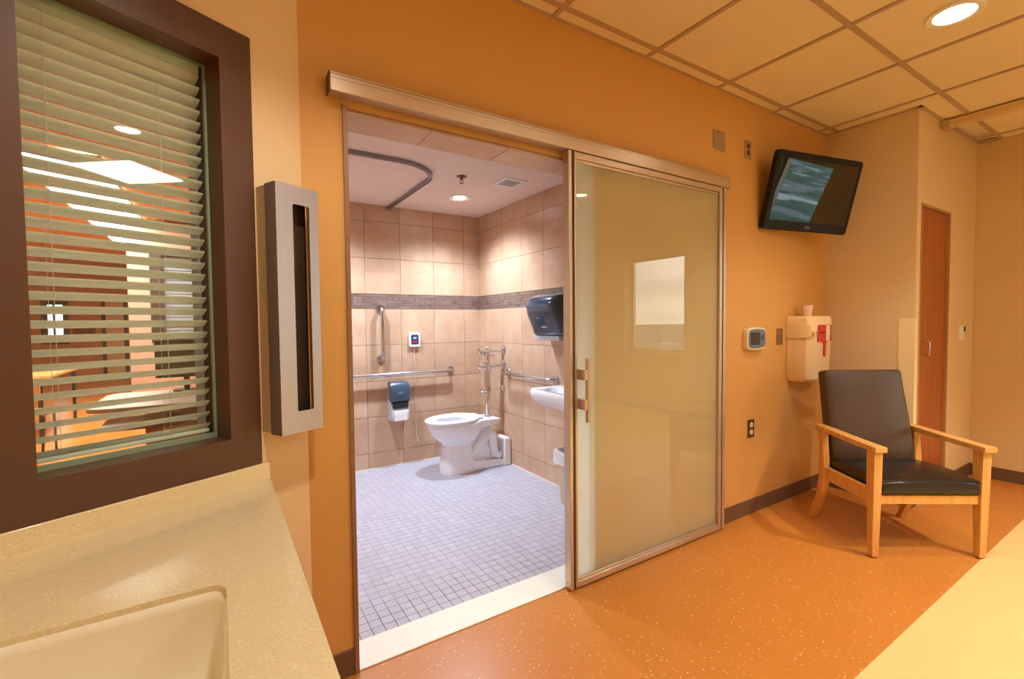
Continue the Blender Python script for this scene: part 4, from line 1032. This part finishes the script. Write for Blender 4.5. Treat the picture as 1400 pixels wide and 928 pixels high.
# cushions
def cushion(name, secs, m, bevel, n=4):
    return MB().loft(secs).build(name, m, ch, bevel=bevel, seg=4, angle=70)
seat_prof = [(-.024, .345), (-.030, .38), (-.022, .412), (.0, .424), (.10, .436), (.25, .432), (.40, .418), (.44, .40), (.44, .345)]
sc_ = MB().loft([[cp_(u, v + (0 if abs(u) < .24 else .004), z if z < .35 else z - dz) for v, z in seat_prof] for u, dz in ((-.251, .018), (-.235, .004), (-.12, .0), (0, -.004), (.12, .0), (.235, .004), (.251, .018))]).build('seat_cushion', M_SEATLEA, ch, smooth=True, bevel=.006, angle=60)
sub_of(sc_, MB().tube([cp_(u, -.018, .4165 if abs(u) < .24 else .405) for u in (-.25, -.235, -.12, 0, .12, .235, .25)], .0035, 8).build('piping', M_SEATLEA, smooth=True))
def bk_ring(q, wd, th_):   # q: 0 bottom .. 1 top
    v0 = .352 + .125 * q; z0 = .385 + .560 * q
    nrm = Vector((0, -.975, .22)); out = []
    for (a, h_) in ((-1, -.5), (-.97, .25), (-.85, .5), (0, .56), (.85, .5), (.97, .25), (1, -.5), (.5, -.5), (0, -.5), (-.5, -.5)):
        v = v0 + .035 - (h_) * th_ * .975; z = z0 + h_ * th_ * .22
        out.append(cp_(a * wd, v, z))
    return out
bc = MB().loft([bk_ring(0, .238, .055), bk_ring(.02, .246, .075), bk_ring(.2, .250, .085), bk_ring(.5, .248, .082), bk_ring(.8, .244, .076), bk_ring(.96, .243, .072), bk_ring(.99, .241, .066), bk_ring(1.0, .234, .050)]).build('back_cushion', M_LEATHER, ch, smooth=True, bevel=.004, angle=50)

# ------------------------------------------------------------------ the office seen through the blind
M_OFLOOR = mat('office_orange_floor', S(214, 140, 66), .22, noise=(4, .3, S(220, 150, 76)))
M_OWALL = mat('office_orange_wall', S(204, 136, 84), .6)
M_MAUVE = mat('office_mauve_wall', S(204, 172, 156), .6)
M_OCEIL = mat('office_ceiling', S(214, 160, 104), .8)
ox0, ox1, oy0, oy1 = -4.6, .04, .20, 14.0
struct('floor_office', MB().box(ox0, ox1, -.5, oy1, -.10, -.001), M_OFLOOR, 'shiny orange floor of the office behind the blind')
struct('wall_office_far', MB().box(ox0, ox1, oy1, oy1 + .1, 0, ZC), M_OWALL, 'orange far wall of the office')
struct('wall_office_left', MB().box(ox0 - .1, ox0, -.6, oy1, 0, ZC), M_OWALL, 'orange side wall of the office')
struct('wall_office_right', MB().box(ox1, ox1 + .01, .165, oy1, 0, ZC), M_MAUVE, 'mauve side wall of the office')
struct('wall_office_near', MB().box(ox0, -1.02, -.6, -.55, 0, ZC), M_OWALL, 'orange near wall of the office')
struct('ceiling_office', MB().box(ox0, ox1, -.6, oy1, ZC + .025, ZC + .029), M_OCEIL, 'warm ceiling of the office')
# partition with a dark-framed window
pw = struct('wall_office_partition', MB().box(-.96, -.73, 6.0, 6.12, 0, ZC).box(-.20, ox1, 6.0, 6.12, 0, ZC).box(-.73, -.20, 6.0, 6.12, 0, 1.05).box(-.73, -.20, 6.0, 6.12, 2.28, ZC), M_MAUVE, 'mauve partition with a dark window in the office')
wn = thing('window_3', 'dark framed interior window with blue-grey blinds in the office partition', 'window', (-.46, 6.0, 1.05), kind='structure'); del wn['category']
MB().box(-.73, -.60, 5.97, 6.10, 1.05, 2.28).box(-.27, -.20, 5.97, 6.10, 1.05, 2.28).box(-.60, -.27, 5.97, 6.10, 1.05, 1.11).box(-.60, -.27, 5.97, 6.10, 2.2, 2.28).build('window_frame', mat('dark_brown_frame', S(62, 44, 36), .5), wn)
for k in range(24):
    MB().box(-.60, -.27, 6.04, 6.065, 1.12 + k * .045, 1.155 + k * .045).build('slat', mat('blue_grey_slat', S(150, 166, 186), .5), wn)
# far door and lit window
dr = thing('door_2', 'pale cream door on the far office wall', 'door', (-2.22, oy1, 0), kind='structure'); del dr['category']
MB().box(-2.42, -2.06, oy1 - .03, oy1 - .001, .01, 2.05).build('door_leaf', mat('cream_door', S(232, 204, 150), .5), dr)
MB().box(-2.50, -2.42, oy1 - .04, oy1 - .001, 0, 2.12).box(-2.06, -1.98, oy1 - .04, oy1 - .001, 0, 2.12).box(-2.42, -2.06, oy1 - .04, oy1 - .001, 2.05, 2.12).build('door_frame', mat('dark_brown_frame', S(62, 44, 36), .5), dr)
MB().box(-2.40, -2.34, oy1 - .06, oy1 - .03, .98, 1.06).build('handle', M_SATIN, dr)
wn = thing('window_4', 'bright daylit window on the far office wall', 'window', (-3.38, oy1, .95), kind='structure'); del wn['category']
MB().box(-3.50, -3.40, oy1 - .012, oy1 - .001, .95, 1.82).build('pane', emit_mat('daylit_pane', (.75, .95, 1.0, 1), 1.3), wn)
MB().box(-3.36, -3.22, oy1 - .012, oy1 - .001, .95, 1.82).build('pane', MATS['daylit_pane'], wn)
MB().box(-3.62, -3.50, oy1 - .05, oy1 - .001, .85, 1.92).box(-3.22, -3.12, oy1 - .05, oy1 - .001, .85, 1.92).box(-3.40, -3.36, oy1 - .05, oy1 - .001, .85, 1.92).box(-3.5, -3.22, oy1 - .05, oy1 - .001, 1.82, 1.92).box(-3.5, -3.22, oy1 - .05, oy1 - .001, .85, .95).build('window_frame', mat('dark_brown_frame', S(62, 44, 36), .5), wn)
pb = MB().box(-3.06, -2.62, oy1 - .02, oy1 - .001, .98, 1.34).build('notice_board', mat('maroon_board', S(128, 62, 44), .6))
tag(pb, 'dark red notice board on the far office wall', 'notice board')
for k, yy in enumerate((3.9, 5.15, 6.4, 7.65)):
    t = thing('ceiling_troffer', ('first', 'second', 'third', 'fourth')[k] + ' long bright light panel from the blind in the office ceiling row', 'light', (-1.07, yy, ZC), group='light panels of the office ceiling')
    MB().box(-1.36, -.78, yy - .60, yy + .60, ZC - .004, ZC + .006).build('diffuser', M_PANEL, t)
    MB().box(-1.385, -1.36, yy - .615, yy + .615, ZC - .010, ZC + .008).box(-.78, -.755, yy - .615, yy + .615, ZC - .010, ZC + .008).box(-1.36, -.78, yy - .615, yy - .60, ZC - .010, ZC + .008).box(-1.36, -.78, yy + .60, yy + .615, ZC - .010, ZC + .008).build('frame', M_TRIMW, t)
    l = lamp('troffer_lamp', 'AREA', (0, 0, 0), P_OFFICE, (1.0, .86, .66), shape='RECTANGLE', size=.56, size_y=1.15); l.parent = t; l.location = (0, 0, -.02)
l = None
dk = thing('office_desk', 'grey office desk with rounded top seen through the blind', 'desk', (-.35, 2.5, 0))
M_DTOP = mat('light_grey_laminate', S(198, 190, 184), .35)
MB().prism(rrect(-.72, .03, 2.12, 2.98, .12, 6), .722, .750, lambda p, h: (p[0], p[1], h)).build('desk_top', M_DTOP, dk, bevel=.004)
MB().prism(rrect(-.62, .03, 1.90, 2.30, .06, 5), .640, .665, lambda p, h: (p[0], p[1], h)).build('keyboard_tray', mat('mid_grey_laminate', S(158, 148, 142), .4), dk, bevel=.004)
pdm = MB().box(-.44, .0, 2.36, 2.92, .002, .721).build('pedestal', M_MAUVE, dk)
for k in range(3): sub_of(pdm, MB().box(-.43, -.01, 2.345, 2.36, .06 + k * .21, .25 + k * .21).build('drawer_front', M_MAUVE))
for k in range(3):
    a = .25 - .3 * k
    pp = MB().prism([(-.105, -.15), (.105, -.15), (.105, .15), (-.105, .15)], .7505 + .002 * k, .7522 + .002 * k, lambda p, h: (-.46 + .14 * k + p[0] * math.cos(a) - p[1] * math.sin(a), 2.50 + .08 * k + p[0] * math.sin(a) + p[1] * math.cos(a), h)).build('paper_sheet', M_PAPER)
    tag(pp, 'loose white paper sheet on the grey office desk, ' + ('bottom', 'middle', 'topmost')[k] + ' of the overlapping three', 'paper', 'papers on the office desk')
mo = thing('computer_monitor', 'dark computer monitor on the grey office desk', 'monitor', (-.22, 2.86, .75))
MB().box(-.42, -.02, 2.85, 2.88, .86, 1.16).build('screen_case', M_BLACKPL, mo, bevel=.004)
MB().box(-.405, -.035, 2.848, 2.85, .875, 1.145).build('screen', M_BLACKGL, mo)
MB().box(-.24, -.20, 2.87, 2.89, .76, .90).build('stand', M_BLACKPL, mo)
MB().prism(rrect(-.31, -.13, 2.80, 2.94, .03, 4), .7505, .762, lambda p, h: (p[0], p[1], h)).build('stand_base', M_BLACKPL, mo)
oc = thing('office_chair', 'dark blue office chair beside the grey desk', 'chair', (-.15, 1.61, 0))
M_NAVY = mat('navy_fabric', S(34, 48, 74), .8)
MB().prism(rrect(-.26, .0, 1.44, 1.78, .07, 5), .43, .50, lambda p, h: (p[0], p[1], h)).build('seat', M_NAVY, oc, bevel=.02, seg=3)
MB().prism(rrect(1.46, 1.76, .56, .80, .06, 5), -.03, .012, lambda p, h: (h, p[0], p[1])).build('backrest', M_NAVY, oc, bevel=.015, seg=3)
MB().tube([(-.14, 1.61, .42), (.0, 1.61, .42), (.005, 1.61, .58)], .015, 8).build('back_support', M_BLACKPL, oc)
MB().cyl((-.15, 1.61, .08), (-.15, 1.61, .43), .025, 14).build('gas_post', M_BLACKPL, oc)
for k in range(5):
    a = 2 * PI * k / 5 + .3
    lg = MB().tube([(-.15, 1.61, .09), (-.15 + .155 * math.cos(a), 1.61 + .155 * math.sin(a), .065)], [.022, .014], 8).build('base_leg', M_BLACKPL, oc)
    sub_of(lg, MB().lathe([(.027, -.012), (.027, .012)], (-.15 + .155 * math.cos(a), 1.61 + .155 * math.sin(a), .028), 14, 'x').build('castor', M_BLACKPL))
tb2 = thing('wooden_table', 'light wood table on thin dark legs in the office', 'table', (-1.95, 6.0, 0))
MB().prism(rrect(-2.55, -1.55, 5.2, 6.8, .05, 4), .715, .745, lambda p, h: (p[0], p[1], h)).build('table_top', M_MAPLE, tb2, bevel=.004)
for x_ in (-2.45, -1.65):
    for y_ in (5.3, 6.7): MB().cyl((x_, y_, 0), (x_, y_, .715), .018, 10).build('leg', M_BLACKPL, tb2)
for k, (x_, y_) in enumerate(((-1.62, 4.55), (-2.25, 4.6))):
    c_ = thing('metal_chair', 'wooden chair with bent dark metal frame near the office table' if k == 0 else 'wooden chair with bent metal frame at the far end of the office table', 'chair', (x_, y_, 0))
    MB().box(x_ - .21, x_ + .21, y_ - .2, y_ + .2, .44, .46).build('seat', M_MAPLE, c_, bevel=.006)
    MB().box(x_ - .20, x_ + .20, y_ - .225, y_ - .205, .60, .80).build('backrest', M_MAPLE, c_, bevel=.006)
    for s_ in (-1, 1):
        MB().tube([(x_ + s_ * .2, y_ + .2, .012), (x_ + s_ * .2, y_ + .17, .40), (x_ + s_ * .2, y_ + .13, .43), (x_ + s_ * .2, y_ - .12, .43), (x_ + s_ * .2, y_ - .18, .46), (x_ + s_ * .2, y_ - .20, .78)], .011, 8).build('front_frame', M_BLACKPL, c_, smooth=True)
        MB().tube([(x_ + s_ * .2, y_ - .24, .012), (x_ + s_ * .2, y_ - .14, .42)], .011, 8).build('leg', M_BLACKPL, c_)
